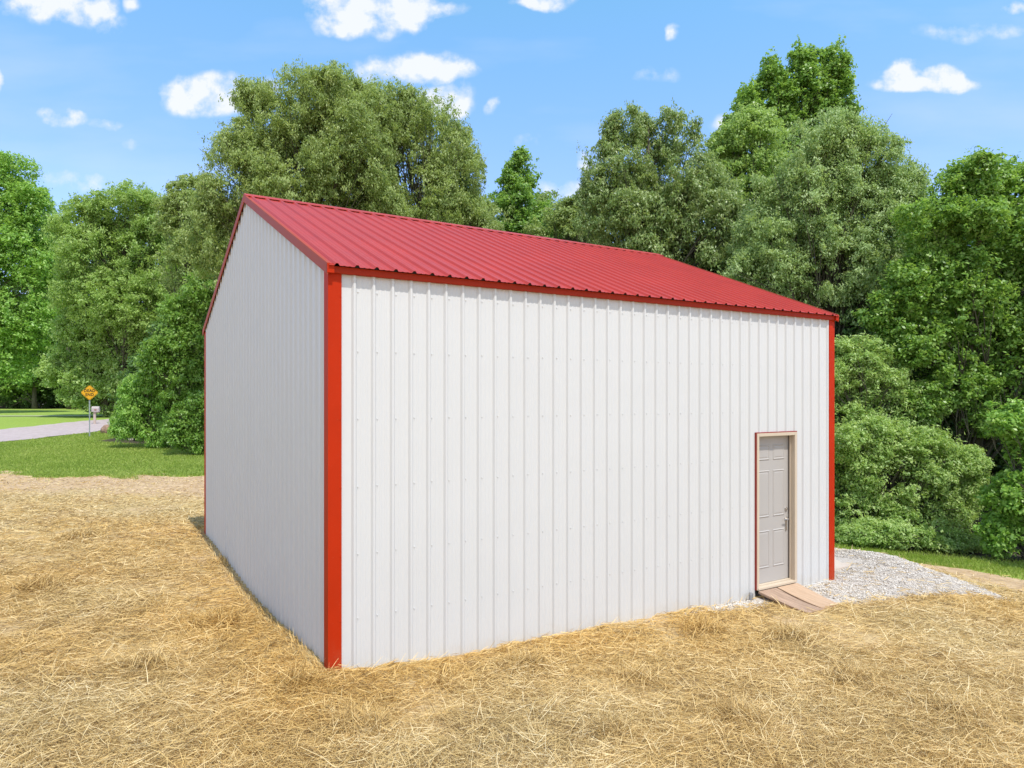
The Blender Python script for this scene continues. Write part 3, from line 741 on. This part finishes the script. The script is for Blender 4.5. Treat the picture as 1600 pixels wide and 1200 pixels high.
    keep = nz_+.30+(.92-e)*np.where(e > .92, 1.35, .25)/gaps > RNG.normal(0, .07, len(P))
    P, Nn, T_ = P[keep], Nn[keep], T_[keep]
    gz = base_h(P[:, 0], P[:, 1])+.02; P[:, 2] = np.maximum(P[:, 2], gz+RNG.uniform(0, .25, len(P)))
    V = leafset(P, Nn, leaf, droop, aspect); V -= np.array([bx, by, bz])
    CNT['l'] += len(P)
    mesh_np('crown', V, np.arange(len(V)).reshape(-1, 4), mat, root, {'tone': ('POINT', np.repeat(T_, 4))})
    # trunk and limbs
    mb = MB(); top = max(l[2] for l in LB); cz_ = C[2]
    fz = bz + (cz_-bz)*fork; tx, ty = C[0]*.5+bx*.5, C[1]*.5+by*.5
    pts = []; n = 7
    ax_top = Vector((C[0], C[1], top-.5))
    for i in range(n+1):
        t = i/n; p = Vector((bx, by, bz-.15)).lerp(ax_top, t); bl = math.sin(PI*t)*.3
        pts.append(p+Vector((random.uniform(-1, 1)*bl*.5, random.uniform(-1, 1)*bl*.5, 0)))
    mb.tube(pts, [trunk_r*(1.25 if i == 0 else 1)*(1-i/n)**.8+.02 for i in range(n+1)], 9)
    if limbs:
        order = sorted(range(len(boughs)), key=lambda i: -boughs[i][1])[:max(10, int(len(boughs)*limbfrac))]
        for i in order:
            q = Vector(boughs[i][0])
            hh = (q.z-bz)*random.uniform(.35, .75); t = max(.08, min(.95, hh/max(.1, (ax_top.z-bz))))
            k = t*n; i0 = min(n-1, int(k)); s0 = pts[i0].lerp(pts[i0+1], k-i0)
            mid = s0.lerp(q, .5)+Vector((random.uniform(-.3, .3), random.uniform(-.3, .3), (q-s0).length*.08))
            r0 = trunk_r*(1-t)**.8*.26+.01
            mb.tube([s0, s0.lerp(mid, .5)+Vector((0, 0, .06)), mid, q], [r0, r0*.75, r0*.5, .01], 5, False)
            for _q in range(2):
                e = q+Vector([random.uniform(-1, 1)*boughs[i][1]*.8 for _ in range(3)]); mb.tube([mid, mid.lerp(e, .6)+Vector((0, 0, .05)), e], [r0*.4+.004, .012, .005], 4, False)
    mb.v = [(a-bx, b-by, c-bz) for a, b, c in mb.v]
    mb.build('trunk', M['bark'], root, smooth=True)
    return root
def shrub(*a, **k):
    k.setdefault('group', 'shrubs along the wood edge'); k.setdefault('trunk_r', .05); return tree(*a, **k)
G = 'trees of the wood around the building'
# behind the building, left
tree('oak_tree', 'tree', 'broad olive-green oak rising highest behind the left end of the red roof', 500, 32,
     [(492,165,70,58),(425,215,62,75),(372,290,50,85),(545,225,70,95),(470,310,110,100),(340,380,42,90),(400,160,25,30),(545,150,30,35),(560,330,80,90)], M['leaf_olive'], leaf=.15, droop=.9, aspect=.36, bough=.85, twig=.2, trunk_r=.3, sparse=.15)
tree('oak_tree', 'tree', 'olive-green oak with drooping foliage behind the middle of the roof ridge', 645, 34,
     [(605,175,52,50),(655,220,62,75),(718,275,36,70),(640,320,100,90),(700,360,75,65),(750,380,36,45)], M['leaf_olive'], leaf=.155, droop=.95, aspect=.36, bough=.85, twig=.2, trunk_r=.28, sparse=.15)
tree('thin_tree', 'tree', 'thin open-crowned tree against the sky just left of the tall olive oak', 290, 44,
     [(285,300,22,26),(300,345,36,50),(262,340,22,34),(315,290,14,18),(300,420,50,60)], M['leaf_olive'], leaf=.18, droop=.4, aspect=.5, bough=.7, twig=.25, trunk_r=.14, sparse=.55, dens=.8)
tree('poplar_tree', 'tree', 'small pointed vivid green tree above the middle of the roof ridge', 815, 44,
     [(812,255,16,20),(812,285,30,30),(812,325,42,36),(835,365,52,40),(800,375,40,40)], M['leaf_vivid'], leaf=.19, droop=.3, aspect=.65, bough=.75, twig=.28, trunk_r=.18)
tree('young_tree', 'tree', 'low yellowish tree with open top between the pointed green tree and the dark oak', 885, 40,
     [(880,335,22,28),(915,350,36,44),(875,375,50,40),(760,345,18,30)], M['leaf_olive'], leaf=.17, droop=.3, aspect=.5, bough=.7, twig=.28, trunk_r=.12, sparse=.35)
# behind the building, right
tree('oak_tree', 'tree', 'glossy dark green oak with two-peaked crown right of the roof ridge middle', 1010, 28,
     [(990,205,42,36),(1045,215,44,40),(960,280,52,62),(1055,280,70,75),(1000,360,80,80),(1100,340,60,80),(940,345,38,46),(1120,430,70,60),(1010,430,80,50)], M['leaf_oak'], leaf=.14, droop=.85, aspect=.38, bough=.7, twig=.2, trunk_r=.28, tone_sd=.26)
tree('hickory_tree', 'tree', 'yellowish green tree wedged between the dark oak and the grey-green oak', 1180, 31,
     [(1178,225,55,48),(1140,255,30,32),(1195,290,58,70),(1160,350,60,60),(1135,235,24,28),(1125,275,36,44)], M['leaf_spring'], leaf=.16, droop=.6, aspect=.45, bough=.75, twig=.22, trunk_r=.2)
tree('cottonwood_tree', 'tree', 'tallest tree, vivid green, with four separate upright plumes against the sky', 1245, 42,
     [(1172,165,18,34),(1152,196,18,20),(1188,205,30,26),(1206,122,18,28),(1216,165,28,36),(1240,190,30,34),(1252,106,22,32),(1262,150,30,40),(1300,104,20,32),(1308,148,27,40),(1322,185,22,26),(1284,180,30,36),(1280,195,40,30),(1225,205,40,32),(1250,255,70,55)], M['leaf_vivid'], leaf=.2, droop=.2, aspect=.72, bough=.6, twig=.26, trunk_r=.24, sparse=.35, ragged=3, gaps=2.2, shoots=1.6)
tree('oak_tree', 'tree', 'large grey-green silvery oak with rounded crown above the right end of the roof', 1290, 25,
     [(1290,235,58,55),(1350,255,56,62),(1395,310,42,60),(1270,310,75,75),(1360,360,80,80),(1200,370,55,65),(1285,425,95,70),(1190,440,60,50),(1390,430,60,60)], M['leaf_silver'], leaf=.125, droop=.8, aspect=.38, bough=.68, twig=.18, trunk_r=.26)
# right side
tree('maple_tree', 'tree', 'dark green broad-leaved tree with visible crooked limbs at the right edge', 1515, 22,
     [(1530,280,48,40),(1500,310,46,42),(1585,300,46,50),(1455,355,52,46),(1530,375,80,60),(1620,380,70,80),(1440,440,56,56),(1510,470,80,60),(1600,490,80,70),(1470,540,76,52),(1560,570,80,60),(1400,500,46,46),(1660,560,70,90)], M['leaf_vivid'], leaf=.125, droop=.35, aspect=.62, bough=.62, twig=.19, trunk_r=.24, sparse=.1, limbfrac=.09)
tree('bushy_tree', 'tree', 'mid green tree filling the gap between silvery oak and right-edge tree', 1425, 28,
     [(1420,310,34,34),(1435,380,50,70),(1410,460,60,60),(1490,600,100,80),(1390,560,80,80),(1560,400,90,90),(1530,500,100,80),(1640,480,70,110)], M['leaf_vivid'], leaf=.15, droop=.5, aspect=.5, bough=.75, twig=.22, trunk_r=.18)
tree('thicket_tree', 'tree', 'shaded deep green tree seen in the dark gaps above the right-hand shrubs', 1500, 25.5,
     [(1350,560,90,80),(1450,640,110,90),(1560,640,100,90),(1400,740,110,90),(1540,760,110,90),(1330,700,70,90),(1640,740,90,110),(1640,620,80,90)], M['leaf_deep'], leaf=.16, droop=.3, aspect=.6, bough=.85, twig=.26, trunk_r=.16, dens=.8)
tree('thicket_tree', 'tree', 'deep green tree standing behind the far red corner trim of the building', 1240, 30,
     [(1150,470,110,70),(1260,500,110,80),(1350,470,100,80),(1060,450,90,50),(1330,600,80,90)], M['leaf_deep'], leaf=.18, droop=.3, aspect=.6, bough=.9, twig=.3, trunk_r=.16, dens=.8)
shrub('bushy_shrub', 'shrub', 'grey-green tangled shrub halfway up beside the far red corner trim', 1335, 21.8,
      [(1340,560,46,34),(1310,590,46,40),(1375,600,46,44),(1330,640,50,34),(1420,640,50,36)], M['leaf_light'], leaf=.105, droop=.4, aspect=.4, bough=.42, twig=.14, tone_sd=.22)
shrub('honeysuckle_shrub', 'shrub', 'big pale feathery shrub right of the building, reaching the grass strip', 1390, 20.6,
      [(1325,710,50,52),(1390,690,60,40),(1380,750,72,52),(1450,720,62,46),(1505,735,40,42),(1340,800,60,46),(1430,800,70,44),(1480,790,48,40)], M['leaf_light'], leaf=.105, droop=.45, aspect=.42, bough=.42, twig=.14, tone_sd=.24)
shrub('low_shrub', 'shrub', 'low mid green undergrowth shrub at the foot of the pale feathery shrub', 1440, 19.6,
      [(1345,838,50,20),(1420,843,60,24),(1490,850,46,26),(1385,832,50,20)], M['leaf_light'], leaf=.09, droop=.2, aspect=.5, bough=.32, twig=.13)
shrub('broadleaf_shrub', 'shrub', 'bright green broad-leaved shrub at the right edge above the grass strip', 1600, 18.0,
      [(1590,660,40,32),(1625,690,46,40),(1585,775,44,38),(1620,810,50,46),(1560,840,30,28),(1640,740,46,50)], M['leaf_bright'], leaf=.12, droop=.35, aspect=.62, bough=.42, twig=.17, tone_sd=.22)
shrub('round_shrub', 'shrub', 'rounded mid green shrub in shade between pale shrub and right-edge tree', 1500, 21.6,
      [(1500,610,50,40),(1450,630,40,30),(1545,650,44,40)], M['leaf_vivid'], leaf=.11, droop=.3, aspect=.6, bough=.5, twig=.18)
# the wood goes on behind the building and past the right edge of the picture
for px, Z, nm, lb, mt, lab in [
    (1200, 24, 'shrub', [(1180,700,70,70),(1240,720,60,70),(1150,620,70,70),(1240,600,60,60)], 'leaf_light', 'pale shrub of the wood edge hidden behind the right end of the building'),
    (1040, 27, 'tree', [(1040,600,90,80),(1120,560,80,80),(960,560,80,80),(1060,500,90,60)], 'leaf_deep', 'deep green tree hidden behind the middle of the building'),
    (1760, 20, 'tree', [(1740,330,70,70),(1790,420,90,90),(1720,500,70,80),(1800,600,100,90),(1740,700,80,90)], 'leaf_vivid', 'green tree standing just outside the right edge of the picture'),
    (1780, 16, 'shrub', [(1720,760,60,60),(1790,780,80,70),(1860,760,80,80)], 'leaf_light', 'pale shrub just outside the right edge of the picture')]:
    (tree if nm == 'tree' else shrub)('thicket_tree' if nm == 'tree' else 'wood_edge_shrub', nm, lab, px, Z, lb, M[mt], leaf=.14, droop=.3, aspect=.55, bough=.7, twig=.24, dens=.7)
# left side
tree('ash_tree', 'tree', 'tall bright green layered tree at the left edge of the picture', -50, 70,
     [(15,270,38,34),(-30,290,50,50),(40,330,42,46),(10,390,70,50),(60,430,42,50),(-20,480,80,60),(40,500,60,44),(-60,380,60,70),(20,560,60,36)], M['leaf_bright'], leaf=.30, droop=.3, aspect=.55, bough=1.7, twig=.5, trunk_r=.45, tone_sd=.2)
tree('locust_tree', 'tree', 'feathery yellow-green tree with domed crown left of the white gable wall', 190, 56,
     [(195,325,55,34),(130,345,40,34),(245,345,34,34),(160,400,66,50),(240,410,60,55),(200,480,90,60),(120,460,34,50),(285,470,50,70)], M['leaf_spring'], leaf=.24, droop=.5, aspect=.4, bough=1.15, twig=.38, trunk_r=.25)
tree('mulberry_tree', 'tree', 'light green tree with low sweeping branches beside the yellow diamond sign', 166, 57.5,
     [(150,520,52,42),(210,530,62,48),(120,560,36,32),(165,590,50,36),(215,600,50,40),(118,600,36,30),(90,585,30,24),(150,628,30,18),(260,560,60,60),(195,640,30,26)], M['leaf_light'], leaf=.24, droop=.4, aspect=.5, bough=1.0, twig=.36, trunk_r=.2, tone_sd=.2)
tree('maple_tree', 'tree', 'vivid green young tree leaning out beside the far edge of the gable wall', 270, 36,
     [(285,500,34,34),(300,545,44,40),(255,560,34,30),(310,460,26,34),(290,600,44,36)], M['leaf_vivid'], leaf=.17, droop=.5, aspect=.5, bough=.65, twig=.25, trunk_r=.12)
shrub('sumac_shrub', 'shrub', 'bright green arching shrub with drooping leaves right of the road', 235, 36.5,
      [(215,610,26,20),(245,600,30,22),(200,640,20,18),(235,645,34,26),(285,630,38,30),(205,670,26,18),(250,680,36,22),(190,660,16,14)], M['leaf_bright'], leaf=.17, droop=.9, aspect=.42, bough=.6, twig=.22)
shrub('low_shrub', 'shrub', 'leafy green shrub low against the far edge of the gable wall', 300, 33.5,
      [(300,650,28,24),(285,680,30,20),(318,690,26,20),(325,640,26,30)], M['leaf_vivid'], leaf=.15, droop=.5, aspect=.5, bough=.5, twig=.2)
tree('thicket_tree', 'tree', 'deep green shaded tree just beyond the arching bright shrub', 275, 42,
     [(250,610,60,50),(310,600,60,60),(290,660,60,34),(230,660,40,26),(340,500,60,90),(300,540,60,60)], M['leaf_deep'], leaf=.22, droop=.3, aspect=.6, bough=.95, twig=.36, trunk_r=.14, dens=.8)
k = 0
for px, Z, lb, mt, lab in [
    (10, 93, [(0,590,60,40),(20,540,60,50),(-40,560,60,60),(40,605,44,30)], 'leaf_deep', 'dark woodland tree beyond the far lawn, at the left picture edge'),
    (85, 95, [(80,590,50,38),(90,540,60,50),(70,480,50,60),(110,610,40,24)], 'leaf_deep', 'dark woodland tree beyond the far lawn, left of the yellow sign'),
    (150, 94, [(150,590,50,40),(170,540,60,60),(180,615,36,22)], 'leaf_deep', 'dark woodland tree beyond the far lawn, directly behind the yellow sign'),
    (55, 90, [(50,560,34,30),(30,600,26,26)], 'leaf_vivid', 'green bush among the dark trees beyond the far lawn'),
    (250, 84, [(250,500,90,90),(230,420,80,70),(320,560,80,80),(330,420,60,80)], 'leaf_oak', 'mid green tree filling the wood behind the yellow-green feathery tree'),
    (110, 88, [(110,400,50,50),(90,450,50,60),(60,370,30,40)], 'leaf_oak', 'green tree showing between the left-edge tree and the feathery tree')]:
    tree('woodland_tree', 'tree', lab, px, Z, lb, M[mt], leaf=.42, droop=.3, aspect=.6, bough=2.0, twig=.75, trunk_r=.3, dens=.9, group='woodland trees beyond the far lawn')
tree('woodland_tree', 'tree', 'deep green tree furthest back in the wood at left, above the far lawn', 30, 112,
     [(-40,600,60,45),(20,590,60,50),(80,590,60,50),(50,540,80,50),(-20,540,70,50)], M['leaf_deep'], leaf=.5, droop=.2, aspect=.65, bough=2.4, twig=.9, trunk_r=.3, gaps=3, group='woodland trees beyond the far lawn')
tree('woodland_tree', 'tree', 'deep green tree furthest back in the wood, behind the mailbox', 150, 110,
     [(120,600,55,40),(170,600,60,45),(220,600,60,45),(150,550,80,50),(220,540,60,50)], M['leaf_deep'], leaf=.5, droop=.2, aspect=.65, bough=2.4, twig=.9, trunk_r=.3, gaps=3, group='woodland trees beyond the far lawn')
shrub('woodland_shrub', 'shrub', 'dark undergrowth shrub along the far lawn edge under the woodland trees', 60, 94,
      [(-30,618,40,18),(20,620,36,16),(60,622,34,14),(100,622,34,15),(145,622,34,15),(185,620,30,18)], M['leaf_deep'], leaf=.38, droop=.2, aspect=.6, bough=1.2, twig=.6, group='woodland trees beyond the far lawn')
for i, (px, Z) in enumerate([(600,52),(720,56),(860,58),(960,50),(430,50)]):
    tree('woodland_tree', 'tree', ['green tree hidden low behind the olive oaks, above mid roof', 'green tree low behind the right side of the middle olive oak', 'green tree low behind the pointed vivid tree', 'green tree low behind the left side of the glossy dark oak', 'green tree low behind the tall left olive oak'][i], px, Z,
         [(px,375,70,60),(px-40,420,60,50),(px+45,410,60,50)], M['leaf_oak'], leaf=.26, droop=.3, aspect=.6, bough=1.3, twig=.45, trunk_r=.2, group='woodland trees low behind the roof')
print('LEAVES', CNT['l'], 'STRAW', n)

# ------------------------------------------------------------------ sign, mailbox, boulder
sx, sy = -26.05, 42.84; sz0 = H(sx, sy)
S = thing('road_sign', 'yellow diamond road sign reading DEAD END on a thin steel post', 'road sign', (sx, sy, sz0), math.atan2(sx, sy)*-1)
MB().ext([(-.035,0),(-.028,-.0),(-.018,.025),(.018,.025),(.028,0),(.035,0),(.035,-.006),(.022,-.006),(.013,.018),(-.013,.018),(-.022,-.006),(-.035,-.006)], -.2, 3.1, 'z').build('post', M['galv'], S)
cz = CH+(Y0-613.5)/F*sy-sz0; hd = .49
def diamond(r, y0, y1, cut=.05):
    pts = []
    for a in (0, PI/2, PI, 3*PI/2):
        c, s_ = math.cos(a), math.sin(a)
        for k_ in (-1, 1): pts.append(((r-cut)*c - k_*cut*s_, (r-cut)*s_ + k_*cut*c + cz))
    return MB().ext([(a, b) for a, b in pts], y0, y1, 'y')
diamond(hd, -.012, -.008).build('sign_face', M['sign_yellow'], S)
bo = MB(); 
ri, ro = hd-.045, hd-.025
for q in range(4):
    a0 = q*PI/2; a1 = a0+PI/2
    P_ = [(r*math.cos(a), r*math.sin(a)+cz) for a in (a0, a1) for r in (ri, ro)]
    bo.add([(P_[0][0], -.0135, P_[0][1]), (P_[1][0], -.0135, P_[1][1]), (P_[3][0], -.0135, P_[3][1]), (P_[2][0], -.0135, P_[2][1])], [(0,1,2,3)])
bo.build('sign_border', M['sign_black'], S)
for txt, dz in (('DEAD', .095), ('END', -.15)):
    cu = bpy.data.curves.new('t', 'FONT'); cu.body = txt; cu.size = .215; cu.align_x = 'CENTER'; cu.align_y = 'CENTER'; cu.extrude = .001; cu.offset = .006; cu.space_character = 1.08
    to = bpy.data.objects.new('t', cu); COL.objects.link(to); bpy.context.view_layer.update()
    me = bpy.data.meshes.new_from_object(to); bpy.data.objects.remove(to)
    me.transform(Matrix.Translation((0, -.0155, cz+dz+.02)) @ Matrix.Rotation(PI/2, 4, 'X') @ Matrix.Diagonal((1, 1.15, 1, 1)))
    me.materials.clear(); me.materials.append(M['sign_black'])
    o = bpy.data.objects.new('lettering', me); COL.objects.link(o); o.parent = S
for dz in (.3, -.3): MB().tube([(0,-.02,cz+dz),(0,.03,cz+dz)], [.012,.012], 6).build('bolt', M['galv'], S)

mx_, my_ = (148-800)/F*50, 50.; mz = H(mx_, my_)
Mb = thing('mailbox', 'pale rounded mailbox on a wooden post beside the road, just right of the sign', 'mailbox', (mx_, my_, mz), .25)
topz = CH+(Y0-634.5)/F*my_-mz
MB().box(-.075, -.06, -.2, .075, .06, topz-.42).build('post', M['mail_post'], Mb, bevel=.006)
MB().box(-.05, -.12, topz-.46, .28, .12, topz-.415).build('shelf', M['mail_post'], Mb, bevel=.004)
pr = [(-.15, topz-.41), (.15, topz-.41)] + [(.15*math.cos(a), topz-.20+.18*math.sin(a)) for a in [PI*i/10 for i in range(11)]]
MB().ext(pr, -.17, .30, 'x').build('box', M['mail_box'], Mb)
MB().box(.02, -.165, topz-.3, .16, -.15, topz-.24).build('flag', M['trim_dark'], Mb)

def boulder(x, y, r, sc, label, name='boulder', mat='rock', group=None):
    import bmesh
    bm = bmesh.new(); bmesh.ops.create_icosphere(bm, subdivisions=3, radius=r)
    for v in bm.verts:
        p = v.co; d = 1+.16*float(vnoise(np.array([p.x*2.3/r]), np.array([p.y*2.3/r]), np.array([p.z*2.3/r]), int(x*13) % 97)[0])
        v.co = Vector((p.x*sc[0]*d, p.y*sc[1]*d, p.z*sc[2]*d))
    me = bpy.data.meshes.new(name); bm.to_mesh(me); bm.free(); me.materials.append(M[mat])
    o = bpy.data.objects.new(name, me); COL.objects.link(o); o.location = (x, y, H(x, y)+r*sc[2]*.55); tag(o, label, 'rock', group); return o
boulder((170-800)/F*45, 45, .42, (1.15, .9, .85), 'squarish brown boulder at the road edge, right of the sign post')
LBL = ['whitish stone at the shrub foot nearest the brown boulder', 'second whitish stone right of the brown boulder', 'small whitish stone between two others under the arching shrub', 'whitish stone furthest right under the arching shrub', 'whitish stone set a little behind the others by the road']
for i, (px, zz, r) in enumerate([(183,43,.14),(189,42.2,.12),(196,41.6,.10),(205,41,.13),(184,45,.12)]):
    boulder((px-800)/F*zz, zz, r, (1.3, 1, .8), LBL[i], 'stone', 'concrete', 'whitish stones under the arching shrub')

# ------------------------------------------------------------------ world, sun, camera
SUN_EL = math.radians(63); SAZ = math.radians(303.2)
sd = Vector((math.cos(SUN_EL)*math.cos(SAZ), math.cos(SUN_EL)*math.sin(SAZ), math.sin(SUN_EL)))
sl_ = bpy.data.lights.new('sun', 'SUN'); sl_.energy = 2.6; sl_.angle = math.radians(.53); sl_.color = (1, .955, .89)
so = bpy.data.objects.new('sun', sl_); COL.objects.link(so); so.rotation_euler = sd.to_track_quat('Z', 'Y').to_euler(); so.location = (10, -10, 30)

wd_ = bpy.data.worlds.new('World'); SC.world = wd_; wd_.use_nodes = True; nt = wd_.node_tree
bg = nt.nodes['Background']; sky = nd(nt, 'ShaderNodeTexSky', sky_type='NISHITA'); sky.sun_disc = False
sky.sun_elevation = SUN_EL; sky.sun_rotation = math.atan2(sd.x, sd.y); sky.air_density = 1.0; sky.dust_density = .6; sky.ozone_density = 1.5
tc = nd(nt, 'ShaderNodeTexCoord'); sp = nd(nt, 'ShaderNodeSeparateXYZ'); nt.links.new(tc.outputs['Generated'], sp.inputs[0])
dy = mth(nt, 'MAXIMUM', sp.outputs['Y'], .02)
U = mth(nt, 'DIVIDE', sp.outputs['X'], dy); Vv = mth(nt, 'DIVIDE', sp.outputs['Z'], dy)
cmb = nd(nt, 'ShaderNodeCombineXYZ'); nt.links.new(U, cmb.inputs[0]); nt.links.new(Vv, cmb.inputs[1])
nz1 = nd(nt, 'ShaderNodeTexNoise'); nz1.inputs['Scale'].default_value = 24; nz1.inputs['Detail'].default_value = 9; nz1.inputs['Roughness'].default_value = .58; nt.links.new(cmb.outputs[0], nz1.inputs['Vector'])
nz2 = nd(nt, 'ShaderNodeTexNoise'); nz2.inputs['Scale'].default_value = 9; nz2.inputs['Detail'].default_value = 4; nt.links.new(cmb.outputs[0], nz2.inputs['Vector'])
spn = nd(nt, 'ShaderNodeSeparateColor'); nt.links.new(nz2.outputs['Color'], spn.inputs[0])
Uw = mth(nt, 'ADD', U, mth(nt, 'MULTIPLY', mth(nt, 'SUBTRACT', spn.outputs[0], .5), .10)); Vw = mth(nt, 'ADD', Vv, mth(nt, 'MULTIPLY', mth(nt, 'SUBTRACT', spn.outputs[1], .5), .05))
CL = [(90,8,66,24,1),(135,20,36,20,1),(165,38,30,16,.45),(555,18,62,34,1),(530,42,28,14,.9),(620,14,60,24,1),(688,18,34,11,.85),(322,142,54,25,1),(385,150,34,14,.7),(290,140,36,20,.9),(355,155,44,18,.95),(412,132,24,14,.6),
      (655,102,52,20,1),(700,110,40,16,.95),(600,108,38,18,.7),(704,155,36,24,.95),(672,150,30,18,.7),(92,180,32,12,.9),(112,174,14,10,.9),(160,188,26,9,.45),(1450,134,70,13,1),(1412,117,24,17,1),(1472,119,32,15,1),
      (850,2,44,9,.95),(1058,47,12,11,.75),(2,128,16,20,.8),(775,168,12,11,.6),(1122,190,26,18,.55),(916,252,20,13,.8),(880,292,34,14,.65),(1530,50,80,12,.4),(1590,8,24,9,.6),(120,280,40,14,.42),(1026,112,26,10,.4),(208,6,16,10,.6),(655,50,20,8,.0),(820,222,20,8,.35),(205,222,20,8,.3)]
acc = None
for px, py, rx, ry, st in CL:
    if st <= 0: continue
    a = mth(nt, 'DIVIDE', mth(nt, 'SUBTRACT', Uw, (px-800)/F), rx*1.45/F); b = mth(nt, 'DIVIDE', mth(nt, 'SUBTRACT', Vw, (Y0-py)/F), ry*1.5/F)
    d2 = mth(nt, 'ADD', mth(nt, 'MULTIPLY', a, a), mth(nt, 'MULTIPLY', b, b))
    w1 = mth(nt, 'MULTIPLY', mth(nt, 'SUBTRACT', 1, d2, clamp=True), st)
    acc = w1 if acc is None else mth(nt, 'MAXIMUM', acc, w1)
dn_ = mth(nt, 'MULTIPLY_ADD', mth(nt, 'SUBTRACT', nz1.outputs['Fac'], .5), 3.6, mth(nt, 'MULTIPLY', acc, 1.1))
mask = mth(nt, 'MULTIPLY', ramp(nt, dn_, [(.02, (0,0,0)), (.45, (.30,.30,.30)), (1.0, (.88,.88,.88))]), mth(nt, 'MULTIPLY', acc, 2.0, clamp=True))
front = mth(nt, 'GREATER_THAN', sp.outputs['Y'], .05); mask = mth(nt, 'MULTIPLY', mask, front)
wisp = nd(nt, 'ShaderNodeTexNoise'); wisp.inputs['Scale'].default_value = 2.2; wisp.inputs['Detail'].default_value = 6
mpw = nd(nt, 'ShaderNodeMapping'); mpw.inputs['Scale'].default_value = (1, 3.5, 1); nt.links.new(cmb.outputs[0], mpw.inputs[0]); nt.links.new(mpw.outputs[0], wisp.inputs['Vector'])
wm = mth(nt, 'MULTIPLY', ramp(nt, wisp.outputs['Fac'], [(.52, (0,0,0)), (.8, (1,1,1))]), .22)
mask = mth(nt, 'MAXIMUM', mask, mth(nt, 'MULTIPLY', wm, front))
# unseen bright cloud added behind the camera as neutral fill light
nb_ = nd(nt, 'ShaderNodeTexNoise'); nb_.inputs['Scale'].default_value = 3; nb_.inputs['Detail'].default_value = 6; nt.links.new(tc.outputs['Generated'], nb_.inputs['Vector'])
back = mth(nt, 'MULTIPLY', mth(nt, 'MULTIPLY_ADD', sp.outputs['Y'], -2.5, .1, clamp=True), ramp(nt, nb_.outputs['Fac'], [(.38, (0,0,0)), (.60, (.85,.85,.85))]))
mask = mth(nt, 'MAXIMUM', mask, back)
tintc = ramp(nt, sp.outputs['Z'], [(.0, (.84, .70, .97)), (.30, (.80, .82, 1.0)), (.5, (.74, 1.0, 1.0)), (1, (.72, .92, 1.0))])
skc = mixc(nt, 1.0, mixc(nt, 1.0, sky.outputs[0], (1.14, 1.22, 1.22), 'MULTIPLY'), tintc, 'MULTIPLY')
fin = mixc(nt, mask, skc, mixc(nt, front, (5.1, 4.85, 4.55), (4.15, 4.2, 4.3)))
nt.links.new(fin, bg.inputs['Color']); bg.inputs['Strength'].default_value = .15
# exact-mode multiply must not clamp
for n_ in nt.nodes:
    if n_.type == 'MIX': n_.clamp_result = False

cam = bpy.data.cameras.new('camera'); co = bpy.data.objects.new('camera', cam); COL.objects.link(co); SC.camera = co
co.location = (0, 0, CH); co.rotation_euler = (PI/2, 0, 0); cam.sensor_width = 36; cam.lens = F/1600*36; cam.shift_y = (Y0-600)/1600; cam.clip_end = 2000; cam.clip_start = .05
SC.render.engine = 'CYCLES'; SC.render.resolution_x = 1024; SC.render.resolution_y = 768
SC.view_settings.view_transform = 'Standard'; SC.view_settings.look = 'None'; SC.view_settings.gamma = 1; SC.view_settings.exposure = 0.7
SC.cycles.max_bounces = 8; SC.cycles.transparent_max_bounces = 4
